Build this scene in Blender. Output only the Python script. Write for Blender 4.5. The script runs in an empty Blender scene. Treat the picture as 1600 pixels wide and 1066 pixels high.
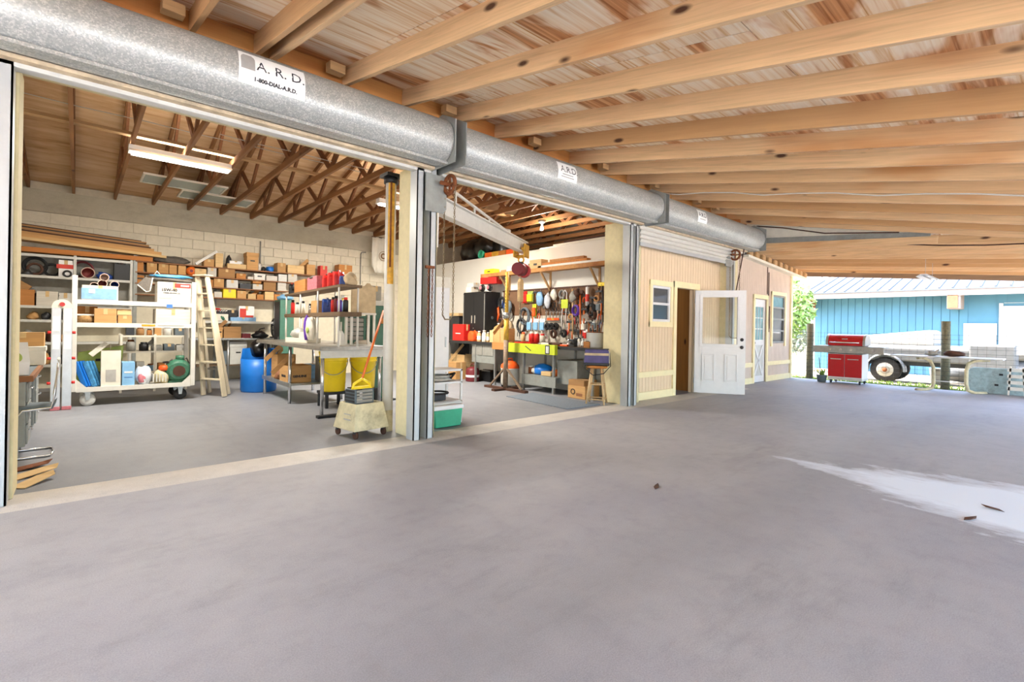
import bpy, math, random
from mathutils import Vector, Matrix
random.seed(7)
R = math.radians
scn = bpy.context.scene
col = bpy.data.collections.new('garage'); scn.collection.children.link(col)

# ---------------------------------------------------------------- camera
FPX, SK, HY, HC = 766.0, .026, 510.5, 1.27           # focal length in pixels, survey skew, horizon row, eye height
YAW = math.atan2(865, 766); CA, SA = math.cos(YAW), math.sin(YAW)
ROLL = R(1.0)
cd = bpy.data.cameras.new('camera'); cam = bpy.data.objects.new('camera', cd); col.objects.link(cam)
cd.sensor_width = 36; cd.lens = 36*FPX/1600; cd.shift_y = -(533-HY)/1600; cd.clip_start = .05; cd.clip_end = 400
cam.matrix_world = Matrix.Translation((0, 0, HC)) @ Matrix.Rotation(YAW-math.pi/2, 4, 'Z') @ Matrix.Rotation(math.pi/2, 4, 'X') @ Matrix.Rotation(ROLL, 4, 'Z')
scn.camera = cam

# ---------------------------------------------------------------- sky, sun, exposure
w = bpy.data.worlds.new('sky'); scn.world = w; w.use_nodes = True
nt = w.node_tree; nt.nodes.clear()
out = nt.nodes.new('ShaderNodeOutputWorld'); bg = nt.nodes.new('ShaderNodeBackground'); sky = nt.nodes.new('ShaderNodeTexSky')
sky.sky_type = 'NISHITA'; sky.sun_disc = False; sky.sun_elevation = R(58); sky.sun_rotation = R(-25); sky.air_density = 1.0; sky.dust_density = 3.5; sky.ozone_density = 1.0
nt.links.new(sky.outputs[0], bg.inputs[0]); bg.inputs[1].default_value = SKY_STRENGTH = .62
nt.links.new(bg.outputs[0], out.inputs[0])
sl = bpy.data.lights.new('sun', 'SUN'); sl.energy = 3.6; sl.angle = R(.6); sl.color = (1, .95, .86)
so = bpy.data.objects.new('sun', sl); col.objects.link(so)
so.rotation_euler = Vector((-.10, .50, .86)).to_track_quat('Z', 'Y').to_euler()
vs = scn.view_settings; vs.view_transform = 'Standard'; vs.look = 'None'; vs.gamma = 1; vs.exposure = 2.08; vs.use_curve_mapping = False

# ---------------------------------------------------------------- helpers
def at(px, py, X=None, Y=None, Z=None):
    """survey: the world point seen at a photograph pixel, on a plane X=, Y= or Z="""
    u = (px-800)/FPX; v = (HY+SK*(px-800)-py)/FPX
    d = (CA+SA*u, SA-CA*u, v)
    t = X/d[0] if X is not None else Y/d[1] if Y is not None else (Z-HC)/d[2]
    return Vector((d[0]*t, d[1]*t, HC+d[2]*t))
class MB:
    def __init__(s): s.v = []; s.f = []; s.sm = []
    def add(s, vs, fs, smooth=False):
        o = len(s.v); s.v += [tuple(p) for p in vs]; s.f += [tuple(i+o for i in f) for f in fs]; s.sm += [smooth]*len(fs); return s
    def box(s, x0, x1, y0, y1, z0, z1):
        return s.add([(x0,y0,z0),(x1,y0,z0),(x1,y1,z0),(x0,y1,z0),(x0,y0,z1),(x1,y0,z1),(x1,y1,z1),(x0,y1,z1)],
              [(0,3,2,1),(4,5,6,7),(0,1,5,4),(1,2,6,5),(2,3,7,6),(3,0,4,7)])
    def cbox(s, c, d, rz=0, ry=0, rx=0):
        m = Matrix.Translation(c) @ Matrix.Rotation(rz,4,'Z') @ Matrix.Rotation(ry,4,'Y') @ Matrix.Rotation(rx,4,'X')
        n = len(s.v); s.box(-d[0]/2,d[0]/2,-d[1]/2,d[1]/2,-d[2]/2,d[2]/2)
        for i in range(n, len(s.v)): s.v[i] = tuple(m @ Vector(s.v[i]))
        return s
    def bar(s, p0, p1, w, h, up=(0,0,1)):
        p0, p1 = Vector(p0), Vector(p1); d = (p1-p0).normalized(); u = Vector(up)
        if abs(d.dot(u)) > .98: u = Vector((0,1,0))
        a = d.cross(u).normalized()*w/2; b = a.cross(d).normalized()*h/2
        vs = [p0-a-b,p0+a-b,p0+a+b,p0-a+b,p1-a-b,p1+a-b,p1+a+b,p1-a+b]
        return s.add(vs, [(0,1,2,3),(7,6,5,4),(0,4,5,1),(1,5,6,2),(2,6,7,3),(3,7,4,0)])
    def cyl(s, p0, p1, r0, r1=None, n=14, caps=True):
        r1 = r0 if r1 is None else r1; p0, p1 = Vector(p0), Vector(p1); d = (p1-p0).normalized()
        a = d.orthogonal().normalized(); b = d.cross(a); vs = []
        for p, r in ((p0,r0),(p1,r1)):
            vs += [p+(a*math.cos(k*2*math.pi/n)+b*math.sin(k*2*math.pi/n))*r for k in range(n)]
        s.add(vs, [(k,(k+1)%n,n+(k+1)%n,n+k) for k in range(n)], True)
        if caps: s.add(vs[:n], [tuple(range(n))[::-1]]); s.add(vs[n:], [tuple(range(n))])
        return s
    def tube(s, pts, r, n=8, closed=False):
        pts = [Vector(p) for p in pts]; N = len(pts); vs = []; a = None
        for i, p in enumerate(pts):
            q0 = pts[i-1] if (i or closed) else p; q1 = pts[(i+1)%N] if (i < N-1 or closed) else p
            d = (q1-q0).normalized()
            a = d.orthogonal().normalized() if a is None else (a-d*a.dot(d)).normalized()
            b = d.cross(a); rr = r[i] if isinstance(r,(list,tuple)) else r
            vs += [p+(a*math.cos(k*2*math.pi/n)+b*math.sin(k*2*math.pi/n))*rr for k in range(n)]
        fs = []
        for i in range(N if closed else N-1):
            j = (i+1)%N
            fs += [(i*n+k, i*n+(k+1)%n, j*n+(k+1)%n, j*n+k) for k in range(n)]
        s.add(vs, fs, True)
        if not closed: s.add(vs[:n], [tuple(range(n))[::-1]]); s.add(vs[-n:], [tuple(range(n))])
        return s
    def torus(s, c, Rr, r, axis='Y', n=24, m=8, squash=1):
        c = Vector(c); pts = []
        for k in range(n):
            q = k*2*math.pi/n; a, b = Rr*math.cos(q), Rr*math.sin(q)*squash
            pts.append(c+Vector({'X':(0,a,b),'Y':(a,0,b),'Z':(a,b,0)}[axis]))
        return s.tube(pts, r, m, True)
    def lathe(s, prof, c=(0,0,0), n=18, axis='Z', ang=(0,2*math.pi)):
        c = Vector(c); vs = []; N = len(prof); full = abs(ang[1]-ang[0]-2*math.pi) < 1e-6; M_ = n if full else n+1
        for k in range(M_):
            q = ang[0]+(ang[1]-ang[0])*k/n
            for r, z in prof:
                x, y = r*math.cos(q), r*math.sin(q)
                vs.append(c+Vector({'Z':(x,y,z),'X':(z,x,y),'Y':(y,z,x)}[axis]))
        fs = [(k*N+i, ((k+1)%M_)*N+i, ((k+1)%M_)*N+i+1, k*N+i+1) for k in range(n) for i in range(N-1)]
        return s.add(vs, fs, True)
    def prism(s, poly, a0, a1, axis='Y'):
        f = {'Y': lambda p,a:(p[0],a,p[1]), 'X': lambda p,a:(a,p[0],p[1]), 'Z': lambda p,a:(p[0],p[1],a)}[axis]; n = len(poly)
        vs = [f(p,a0) for p in poly]+[f(p,a1) for p in poly]
        return s.add(vs, [tuple(range(n)),tuple(range(2*n-1,n-1,-1))]+[(k,n+k,n+(k+1)%n,(k+1)%n) for k in range(n)])
    def ball(s, c, r, n=14, m=9, fn=None):
        r = r if isinstance(r,(tuple,list)) else (r,r,r); vs = []
        for i in range(m+1):
            t = math.pi*i/m
            for k in range(n):
                q = 2*math.pi*k/n; p = Vector((math.sin(t)*math.cos(q), math.sin(t)*math.sin(q), math.cos(t)))
                g = fn(p) if fn else 1
                vs.append((c[0]+p.x*r[0]*g, c[1]+p.y*r[1]*g, c[2]+p.z*r[2]*g))
        return s.add(vs, [(i*n+k, (i+1)*n+k, (i+1)*n+(k+1)%n, i*n+(k+1)%n) for i in range(m) for k in range(n)], True)
    def mesh(s, name):
        me = bpy.data.meshes.new(name); me.from_pydata(s.v, [], s.f); me.polygons.foreach_set('use_smooth', s.sm)
        import bmesh
        bm = bmesh.new(); bm.from_mesh(me); bmesh.ops.remove_doubles(bm, verts=bm.verts, dist=1e-6); bmesh.ops.recalc_face_normals(bm, faces=bm.faces); bm.to_mesh(me); bm.free()
        return me
    def build(s, name, mat, parent=None, loc=None, rz=0, bevel=0):
        me = s.mesh(name); me.materials.append(mat)
        o = bpy.data.objects.new(name, me); col.objects.link(o); o.parent = parent
        if loc is not None: o.location = loc
        o.rotation_euler.z = rz
        if bevel:
            b = o.modifiers.new('bevel', 'BEVEL'); b.width = bevel; b.segments = 2; b.limit_method = 'ANGLE'
        return o
def tag(o, label=None, cat=None, group=None, kind=None):
    for k, v in (('label',label),('category',cat),('group',group),('kind',kind)):
        if v: o[k] = v
    return o
def thing(name, label, cat, loc=(0,0,0), rz=0, group=None, kind=None):
    o = bpy.data.objects.new(name, None); col.objects.link(o); o.location = loc; o.rotation_euler.z = rz; o.empty_display_size = .1
    return tag(o, label, cat, group, kind)
def single(name, mb, mat, label, cat, loc=(0,0,0), rz=0, group=None, kind=None, bevel=0):
    return tag(mb.build(name, mat, None, loc, rz, bevel), label, cat, group, kind)
def inst(o, name, parent, loc, rz=0, mat=None):
    c = o.copy(); col.objects.link(c); c.name = name; c.parent = parent; c.location = loc; c.rotation_euler.z = rz
    return c
def copy_tree(o, parent=None):
    c = o.copy(); col.objects.link(c); c.parent = parent
    for ch in [q for q in col.objects if q.parent == o]: copy_tree(ch, c)
    return c

# ---------------------------------------------------------------- materials
MATS = {}
def nodes(name):
    m = bpy.data.materials.new(name); m.use_nodes = True; t = m.node_tree; t.nodes.clear()
    o = t.nodes.new('ShaderNodeOutputMaterial'); p = t.nodes.new('ShaderNodeBsdfPrincipled'); t.links.new(p.outputs[0], o.inputs[0])
    MATS[name] = m
    return m, t, p
def N(t, kind, **kw):
    n = t.nodes.new('ShaderNode'+kind)
    for k, v in kw.items():
        if k in n.inputs: n.inputs[k].default_value = v
        else: setattr(n, k, v)
    return n
def coords(t, scale=(1,1,1), rnd=False, rot=(0,0,0)):
    tc = N(t,'TexCoord'); mp = N(t,'Mapping'); mp.inputs['Scale'].default_value = scale; mp.inputs['Rotation'].default_value = rot
    t.links.new(tc.outputs['Object'], mp.inputs['Vector'])
    if rnd:
        oi = N(t,'ObjectInfo'); mu = N(t,'Math',operation='MULTIPLY'); mu.inputs[1].default_value = 37.3
        t.links.new(oi.outputs['Random'], mu.inputs[0]); t.links.new(mu.outputs[0], mp.inputs['Location'])
    return mp.outputs[0]
def ramp(t, src, stops):
    r = N(t,'ValToRGB'); e = r.color_ramp.elements
    while len(e) < len(stops): e.new(.5)
    for i, (p, c) in enumerate(stops): e[i].position = p; e[i].color = (*c, 1)
    t.links.new(src, r.inputs[0]); return r.outputs[0]
def mix(t, a, b, f, mode='MIX'):
    n = N(t,'MixRGB',blend_type=mode)
    for i, x in ((0,f),(1,a),(2,b)):
        if hasattr(x,'is_linked'): t.links.new(x, n.inputs[i])
        else: n.inputs[i].default_value = x if i == 0 else (*x,1)
    return n.outputs[0]
def bump(t, p, src, strength=.2, dist=.01):
    b = N(t,'Bump'); b.inputs['Strength'].default_value = strength; b.inputs['Distance'].default_value = dist
    t.links.new(src, b.inputs['Height']); t.links.new(b.outputs[0], p.inputs['Normal'])
def mul(c, k): return tuple(min(1, max(0, x*k)) for x in c)
def hexc(h):
    return tuple((lambda v: v/12.92 if v <= .04045 else ((v+.055)/1.055)**2.4)(int(h[i:i+2],16)/255) for i in (0,2,4))
def plain(name, c, rough=.6, metal=0, var=.12, scale=9, bmp=.05, spec=None, dirt=0):
    """colour with gentle blotches and fine relief"""
    if isinstance(c, str): c = hexc(c)
    m, t, p = nodes(name); v = coords(t, rnd=True)
    n = N(t,'TexNoise',Scale=scale,Detail=5.0,Roughness=.6); t.links.new(v, n.inputs['Vector'])
    c_ = ramp(t, n.outputs['Fac'], [(.3, mul(c,1-var)), (.7, mul(c,1+var))])
    if dirt:
        d = N(t,'TexNoise',Scale=scale*.6,Detail=8.0,Roughness=.7); t.links.new(v, d.inputs['Vector'])
        k = ramp(t, d.outputs['Fac'], [(.5,(0,0,0)),(.72,(dirt,)*3)])
        c_ = mix(t, c_, mul((.16,.11,.07),1), k)
    t.links.new(c_, p.inputs['Base Color']); p.inputs['Roughness'].default_value = rough; p.inputs['Metallic'].default_value = metal
    if bmp: bump(t, p, n.outputs['Fac'], bmp, .004)
    return m
def wood(name, c, axis=0, dark=.6, rough=.7, knots=True, stain=None, fine=26, stains=.5, tone=None):
    if isinstance(c, str): c = hexc(c)
    m, t, p = nodes(name); s = [fine]*3; s[axis] = fine*.035
    v = coords(t, s, rnd=True); n = N(t,'TexNoise',Scale=1.0,Detail=6.0,Roughness=.65,Distortion=.6); t.links.new(v, n.inputs['Vector'])
    c_ = ramp(t, n.outputs['Fac'], [(.25, mul(c,dark)), (.5, c), (.75, mul(c,1.18))])
    if stain:
        s2 = [2.2]*3; s2[axis] = .55; v2 = coords(t, s2, rnd=True); n2 = N(t,'TexNoise',Scale=1.0,Detail=3.0); t.links.new(v2, n2.inputs['Vector'])
        c_ = mix(t, c_, hexc(stain), ramp(t, n2.outputs['Fac'], [(stains,(0,0,0)),(stains+.2,(.8,.8,.8))]))
    oi = N(t,'ObjectInfo')
    c_ = mix(t, c_, ramp(t, oi.outputs['Random'], [(0,(.84,.84,.84)),(.5,(.95,.95,.95)),(1,(1.0,1.0,1.0))]), 1.0, 'MULTIPLY')
    if tone: c_ = mix(t, c_, hexc(tone), ramp(t, oi.outputs['Random'], [(.25,(.62,.62,.62)),(.45,(0,0,0))]))
    if knots:
        s3 = [7.0]*3; s3[axis] = 2.6; v3 = coords(t, s3, rnd=True); vo = N(t,'TexVoronoi',Scale=.55); t.links.new(v3, vo.inputs['Vector'])
        c_ = mix(t, hexc('4a2a14'), c_, ramp(t, vo.outputs['Distance'], [(.06,(0,0,0)),(.12,(1,1,1))]))
    t.links.new(c_, p.inputs['Base Color']); p.inputs['Roughness'].default_value = rough; bump(t, p, n.outputs['Fac'], .25, .003)
    return m
def M(n): return MATS[n]
# ---- named materials
plain('cream_paint','d8cba0',.75,var=.07,bmp=.15,scale=14); plain('yellow_trim','efe0b0',.6,var=.04); plain('steel_guide','b9bcbb',.45,.3,var=.05,scale=5,dirt=.08); plain('slat_grey','cfcbc1',.5,.1,var=.03,scale=4,dirt=.06)
plain('rusty_paint','c9b595',.7,var=.2,scale=9,dirt=.5); plain('white_paint','d2cec4',.5,var=.05,dirt=.12); plain('white_clean','dedddb',.4,var=.03); plain('rust','7a4420',.85,.1,var=.35,scale=30,bmp=.4)
plain('black','141416',.5,var=.2); plain('black_rubber','1c1c1d',.85,var=.2); plain('dark_metal','3a3b3d',.45,.5,var=.2); plain('steel','a9aaa8',.35,.75,var=.15); plain('chrome','d5d6d8',.18,.95,var=.04,bmp=0)
plain('grey_enamel','8f928d',.45,.15,var=.12,dirt=.3); plain('light_grey','c5c4bd',.55,var=.08,dirt=.15); plain('green_paint','3d6a58',.5,var=.15,dirt=.2); plain('pump_green','2f6a50',.5,.1,var=.3,scale=30,dirt=.4)
plain('yellow_plastic','f0cf22',.4,var=.06); plain('blue_plastic','1573cf',.4,var=.06); plain('red_plastic','c8201a',.4,var=.1); plain('orange_plastic','e2571a',.45,var=.08); plain('teal_plastic','2f9d77',.45,var=.1)
plain('blue_light','7fb0d6',.5,var=.1); plain('pale_blue','7fa9cf',.55,var=.15,scale=16); plain('lime','b4c02a',.5,var=.06); plain('lime_pack','9cb056',.5,var=.2); plain('purple','5a2f9c',.4,var=.2); plain('pink_red','b86a72',.6,var=.25,scale=25)
plain('dark_blue','1b3f86',.45,var=.2); plain('orange_pole','d4651c',.5,var=.2); plain('hoist_red','b5383a',.5,.1,var=.2,dirt=.2); plain('hoist_yellow','c8962a',.5,.1,var=.25,scale=20,dirt=.35); plain('pole_yellow','cfa238',.55,.1,var=.2,scale=16,dirt=.3)
plain('burlap','9a774a',.9,var=.35,scale=60,bmp=.5); plain('bag_grey','a9a7a0',.45,var=.25,scale=20,bmp=.3); plain('bag_black','0d0d0f',.28,var=.4,scale=14,bmp=.6); plain('clear_bag','c8cbd0',.25,var=.2,scale=20,bmp=.4)
plain('tarp_grey','5a534b',.8,var=.25,scale=20,bmp=.3); plain('tarp_blue','4a94c6',.5,var=.35,scale=24,bmp=.4); plain('pvc','c9ad9c',.5,var=.1); plain('pipe_red','8f3f38',.6,var=.15); plain('tan_cloth','b9a482',.9,var=.2,bmp=.3)
plain('dirty_cream','c9bd98',.65,var=.18,scale=7,dirt=.7); plain('red_enamel','b4161c',.25,.1,var=.05); plain('maroon','6a1a22',.5,var=.15); plain('brown_dark','4a2c1c',.75,var=.25); plain('purple_bag','4a4270',.6,var=.2); plain('ink','2a2a30',.7,var=.05)
plain('flag_white','ddd8c8',.85,var=.06,bmp=.2); plain('print_grey','a5a29c',.7); plain('print_red','c5362a',.6); plain('print_blue','3e6fb0',.6); plain('print_brown','8a5a3a',.7); plain('seal_brown','8a6a48',.8)
plain('aluminium','c9ccd0',.35,.7,var=.08); plain('off_white','d8d2c2',.6,var=.06); plain('gypsum','d9d6cc',.85,var=.03,scale=2); plain('peg_brown','6e5038',.85,var=.12); plain('chain_steel','8c7a5c',.55,.6,var=.2)
plain('teal_glassy','6fa0a8',.2,.1,var=.2); plain('sand','cdbf9e',.95,var=.15,scale=3,bmp=.3); plain('post_wood','6d6a55',.9,var=.25,scale=25,bmp=.4); plain('fascia_white','8d8078',.7,var=.05); plain('galv_roof','62666c',.45,.4,var=.06)
plain('blue_siding','3d6d82',.6,var=.05,scale=1.5,bmp=.05); plain('truck_white','6c6f70',.35,.15,var=.1,dirt=.15); plain('table_blue','9fb4b6',.7,var=.2,scale=12,dirt=.45); plain('soil','5a4a38',.95,var=.2); plain('sticker','f1f2ee',.4,var=.02)
plain('white_curtain','eceae4',.7,var=.04); plain('room_cream','c9b27a',.8,var=.06); plain('drawer_grey','8a8880',.6,var=.15); plain('slate','5f6a70',.7,var=.15)
# cardboard
for nm, c in (('cardboard','c3955e'),('cardboard_pale','d3b27f'),('cardboard_orange','b97c42'),('cardboard_white','cfc9bd'),('cardboard_dark','a0774a')):
    m, t, p = nodes(nm); c = hexc(c); v = coords(t, (3,3,40), rnd=True); n = N(t,'TexNoise',Scale=1.2,Detail=4.0); t.links.new(v, n.inputs['Vector'])
    oi = N(t,'ObjectInfo'); k = ramp(t, oi.outputs['Random'], [(0,(.82,.82,.82)),(1,(1.0,1.0,1.0))])
    t.links.new(mix(t, ramp(t, n.outputs['Fac'], [(.3,mul(c,.88)),(.7,mul(c,1.1))]), k, 1.0, 'MULTIPLY'), p.inputs['Base Color']); p.inputs['Roughness'].default_value = .85; bump(t,p,n.outputs['Fac'],.1,.002)
# timber
wood('rafter_wood','dcb688',1,.74,stain='b9742e',stains=.56,fine=34,tone='b8864e'); wood('ledger_wood','c08646',0,.75,stain='a85c1c',stains=.45); wood('truss_wood','8f6238',1,.6,stain='5e3c22',stains=.5); wood('truss_web','7a4c28',2,.6,knots=False)
wood('brace_wood','bd9564',0,.8,knots=False); wood('shelf_wood','8a5a34',0,.65,knots=False); wood('plank_wood','b98346',0,.7,stain='8c4a20'); wood('beam_orange','b5702c',0,.7); wood('bench_wood','6a543c',1,.6,knots=False)
wood('ladder_wood','d3c6aa',2,.8,knots=False,fine=14); wood('stool_wood','cfae80',2,.75,knots=False); wood('jamb_wood','b0763a',2,.7); wood('barge_wood','8f7458',1,.7,stain='6a4a30')
# weathered plywood over the lean-to
m, t, p = nodes('plywood'); v = coords(t,(.22,6,6),rnd=True); n = N(t,'TexNoise',Scale=1.5,Detail=5.0,Roughness=.58,Distortion=2.2); t.links.new(v,n.inputs['Vector'])
v2 = coords(t,(.35,1.3,1),rnd=True); n2 = N(t,'TexNoise',Scale=2.2,Detail=4.0,Distortion=.8); t.links.new(v2,n2.inputs['Vector'])
a = ramp(t,n.outputs['Fac'],[(.27,hexc('a86c30')),(.37,hexc('d8ae7c')),(.5,hexc('ecd6b6')),(.75,hexc('f7ecd9'))])
b = ramp(t,n.outputs['Fac'],[(.35,hexc('8f4c16')),(.55,hexc('c98038')),(.75,hexc('e6bc86'))])
t.links.new(mix(t,a,b,ramp(t,n2.outputs['Fac'],[(.53,(0,0,0)),(.62,(.85,.85,.85))])),p.inputs['Base Color']); p.inputs['Roughness'].default_value=.85; bump(t,p,n.outputs['Fac'],.3,.004)
m, t, p = nodes('roof_ply_inside'); v = coords(t,(.8,5,5)); n = N(t,'TexNoise',Scale=1.2,Detail=7.0,Roughness=.65,Distortion=1.0); t.links.new(v,n.inputs['Vector'])
t.links.new(ramp(t,n.outputs['Fac'],[(.25,hexc('9a6a3c')),(.40,hexc('cda274')),(.6,hexc('e0bd92')),(.8,hexc('ecd0aa'))]),p.inputs['Base Color']); p.inputs['Roughness'].default_value=.85
# galvanised sheet with spangle
m, t, p = nodes('galvanised'); v = coords(t,(1,1,1)); vo = N(t,'TexVoronoi',Scale=110.0); t.links.new(v,vo.inputs['Vector']); n = N(t,'TexNoise',Scale=3.0,Detail=4.0); t.links.new(v,n.inputs['Vector'])
sp = N(t,'SeparateColor'); t.links.new(vo.outputs['Color'],sp.inputs[0])
c_ = ramp(t,sp.outputs[0],[(0,hexc('a3a6a2')),(.6,hexc('b3b5b0')),(1,hexc('cfcfc9'))]); t.links.new(mix(t,c_,ramp(t,n.outputs['Fac'],[(.3,(.85,.85,.85)),(.7,(1,1,1))]),1.0,'MULTIPLY'),p.inputs['Base Color'])
p.inputs['Metallic'].default_value=.35; t.links.new(ramp(t,sp.outputs[1],[(0,(.32,)*3),(1,(.55,)*3)]),p.inputs['Roughness'])
# concrete
def concrete(name, c, tint, streak=(1,.25,1), patch=False, rough=.7):
    m, t, p = nodes(name); v = coords(t,(1,1,1)); vs_ = coords(t,streak)
    n1 = N(t,'TexNoise',Scale=.35,Detail=5.0,Roughness=.6); t.links.new(v,n1.inputs['Vector'])
    n2 = N(t,'TexNoise',Scale=1.3,Detail=9.0,Roughness=.7); t.links.new(vs_,n2.inputs['Vector'])
    n3 = N(t,'TexNoise',Scale=170.0,Detail=3.0); t.links.new(v,n3.inputs['Vector'])
    c_ = ramp(t,n2.outputs['Fac'],[(.28,mul(c,.72)),(.45,mul(c,.95)),(.62,c),(.8,mul(c,1.1))])
    c_ = mix(t,c_,tint,ramp(t,n1.outputs['Fac'],[(.42,(0,0,0)),(.66,(.62,.62,.62))]))
    n4 = N(t,'TexNoise',Scale=5.0,Detail=8.0,Roughness=.75); t.links.new(v,n4.inputs['Vector']); c_ = mix(t,c_,ramp(t,n4.outputs['Fac'],[(.34,(.86,.86,.86)),(.5,(.96,.96,.96)),(.66,(1.0,1.0,1.0))]),1.0,'MULTIPLY')
    c_ = mix(t,c_,ramp(t,n3.outputs['Fac'],[(.35,(.80,.80,.80)),(.65,(1.0,1.0,1.0))]),1.0,'MULTIPLY')
    p.inputs['Roughness'].default_value = rough
    if patch:      # glare patch painted into the colour near the open side, and the tyre-darkened lane
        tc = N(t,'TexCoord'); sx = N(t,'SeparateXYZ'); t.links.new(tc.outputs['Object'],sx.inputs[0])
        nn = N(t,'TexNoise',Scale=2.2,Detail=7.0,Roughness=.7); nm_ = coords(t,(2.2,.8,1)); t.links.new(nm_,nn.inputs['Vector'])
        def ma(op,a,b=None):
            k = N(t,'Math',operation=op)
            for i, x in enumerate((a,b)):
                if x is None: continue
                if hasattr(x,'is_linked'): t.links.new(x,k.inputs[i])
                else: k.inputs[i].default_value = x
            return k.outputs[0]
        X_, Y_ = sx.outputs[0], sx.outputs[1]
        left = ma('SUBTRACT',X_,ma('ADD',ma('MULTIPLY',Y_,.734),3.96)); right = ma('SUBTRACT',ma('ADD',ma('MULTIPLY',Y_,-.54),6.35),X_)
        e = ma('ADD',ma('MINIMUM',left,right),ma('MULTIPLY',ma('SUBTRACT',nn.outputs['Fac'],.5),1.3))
        glare_mask = ramp(t,ma('MULTIPLY',ma('ADD',e,ma('MULTIPLY',ma('SUBTRACT',Y_,1.75),.10)),1.5),[(.02,(0,0,0)),(.12,(.35,.35,.35)),(.6,(.88,.88,.88))])
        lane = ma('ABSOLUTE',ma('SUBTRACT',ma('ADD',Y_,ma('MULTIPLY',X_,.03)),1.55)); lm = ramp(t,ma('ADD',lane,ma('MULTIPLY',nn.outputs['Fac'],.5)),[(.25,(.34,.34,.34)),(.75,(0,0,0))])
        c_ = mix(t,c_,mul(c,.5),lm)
        c_ = mix(t,c_,hexc('e4ecf4'),glare_mask)
        rr = ma('SUBTRACT',rough,ma('MULTIPLY',N(t,'RGBToBW').outputs[0],0)) if False else rough
    t.links.new(c_,p.inputs['Base Color']); bump(t,p,n3.outputs['Fac'],.25,.002)
    return m
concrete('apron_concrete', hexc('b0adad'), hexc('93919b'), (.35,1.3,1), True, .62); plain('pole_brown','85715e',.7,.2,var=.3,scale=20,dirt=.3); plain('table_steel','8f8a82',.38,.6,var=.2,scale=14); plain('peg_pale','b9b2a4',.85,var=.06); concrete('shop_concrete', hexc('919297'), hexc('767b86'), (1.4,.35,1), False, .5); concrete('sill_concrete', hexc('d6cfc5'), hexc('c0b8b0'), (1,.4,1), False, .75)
concrete('beam_concrete', hexc('c5bca6'), hexc('a39a80'), (.8,.8,2), False, .85); plain('block_paint','d6cdb6',.8,var=.06,scale=12,bmp=.3); plain('mortar','c6bca4',.9,var=.1)
plain('siding_tan','e2c9a6',.65,var=.04,scale=3); plain('siding_mauve','cfbcaa',.65,var=.05,scale=3); plain('asphalt_mat','6d7680',.9,var=.2,scale=40,bmp=.5); plain('bounce_ground','e9e4d8',.95,var=.05,scale=.8,bmp=.2); plain('out_white','a8a69e',.6,var=.06,dirt=.1); plain('dirt_ground','a2957e',.95,var=.12,scale=.8,bmp=.2); plain('grass','6f8f3c',.9,var=.35,scale=6,bmp=.3)
# glass
m, t, p = nodes('glass'); p.inputs['Base Color'].default_value=(.93,.97,.97,1); p.inputs['Transmission Weight'].default_value=1; p.inputs['Roughness'].default_value=.02; p.inputs['IOR'].default_value=1.2
m, t, p = nodes('dark_glass'); p.inputs['Base Color'].default_value=(*hexc('50565a'),1); p.inputs['Roughness'].default_value=.06; p.inputs['Metallic'].default_value=.2
m, t, p = nodes('frosted_glass'); p.inputs['Base Color'].default_value=(*hexc('aebdb6'),1); p.inputs['Roughness'].default_value=.25; p.inputs['Transmission Weight'].default_value=.35
m, t, p = nodes('lamp_glow'); p.inputs['Base Color'].default_value=(1,1,1,1); p.inputs['Emission Color'].default_value=(1,.96,.88,1); p.inputs['Emission Strength'].default_value=2.5

# ================================================================ the setting
def struct(name, mb, mat, label, cat, bevel=0): return single(name, mb, M(mat), label, cat, kind='structure', bevel=bevel)
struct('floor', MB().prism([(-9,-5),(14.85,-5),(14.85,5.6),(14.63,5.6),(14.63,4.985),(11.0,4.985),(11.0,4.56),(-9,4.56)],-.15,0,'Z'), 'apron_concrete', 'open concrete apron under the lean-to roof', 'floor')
struct('floor', MB().box(-1.3,14.63,4.98,12.5,-.15,.0), 'shop_concrete', 'blue-grey trowelled floor inside the open garage bays', 'floor')
struct('trim_1', MB().prism([(4.56,-.15),(4.98,-.15),(4.98,.001),(4.90,.006),(4.66,.006),(4.56,0)],-1.3,11.0,'X'), 'sill_concrete', 'pale concrete sill across the garage openings', 'sill')
struct('ground', MB().add([(14.85,-30,-.06),(30,-30,-.45),(30,40,-.45),(14.85,40,-.06),(90,-60,-.6),(90,80,-.6),(-60,-60,-.06),(-60,-5,-.06),(14.85,-5,-.06),(14.85,-60,-.06),(30,-60,-.45),(30,80,-.45),(14.85,80,-.06)],
   [(0,1,2,3),(1,4,5,2),(9,10,1,0),(10,4,1),(3,2,11,12),(2,5,11)]), 'dirt_ground', 'pale sunlit dirt yard beyond the slab', 'ground')
struct('ground', MB().box(-60,14.85,-60,-5,-.3,-.06), 'bounce_ground', 'unseen yard along the open side, whitened to bounce light in', 'ground')  # unseen ground made near-white to bounce light under the roof

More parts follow.
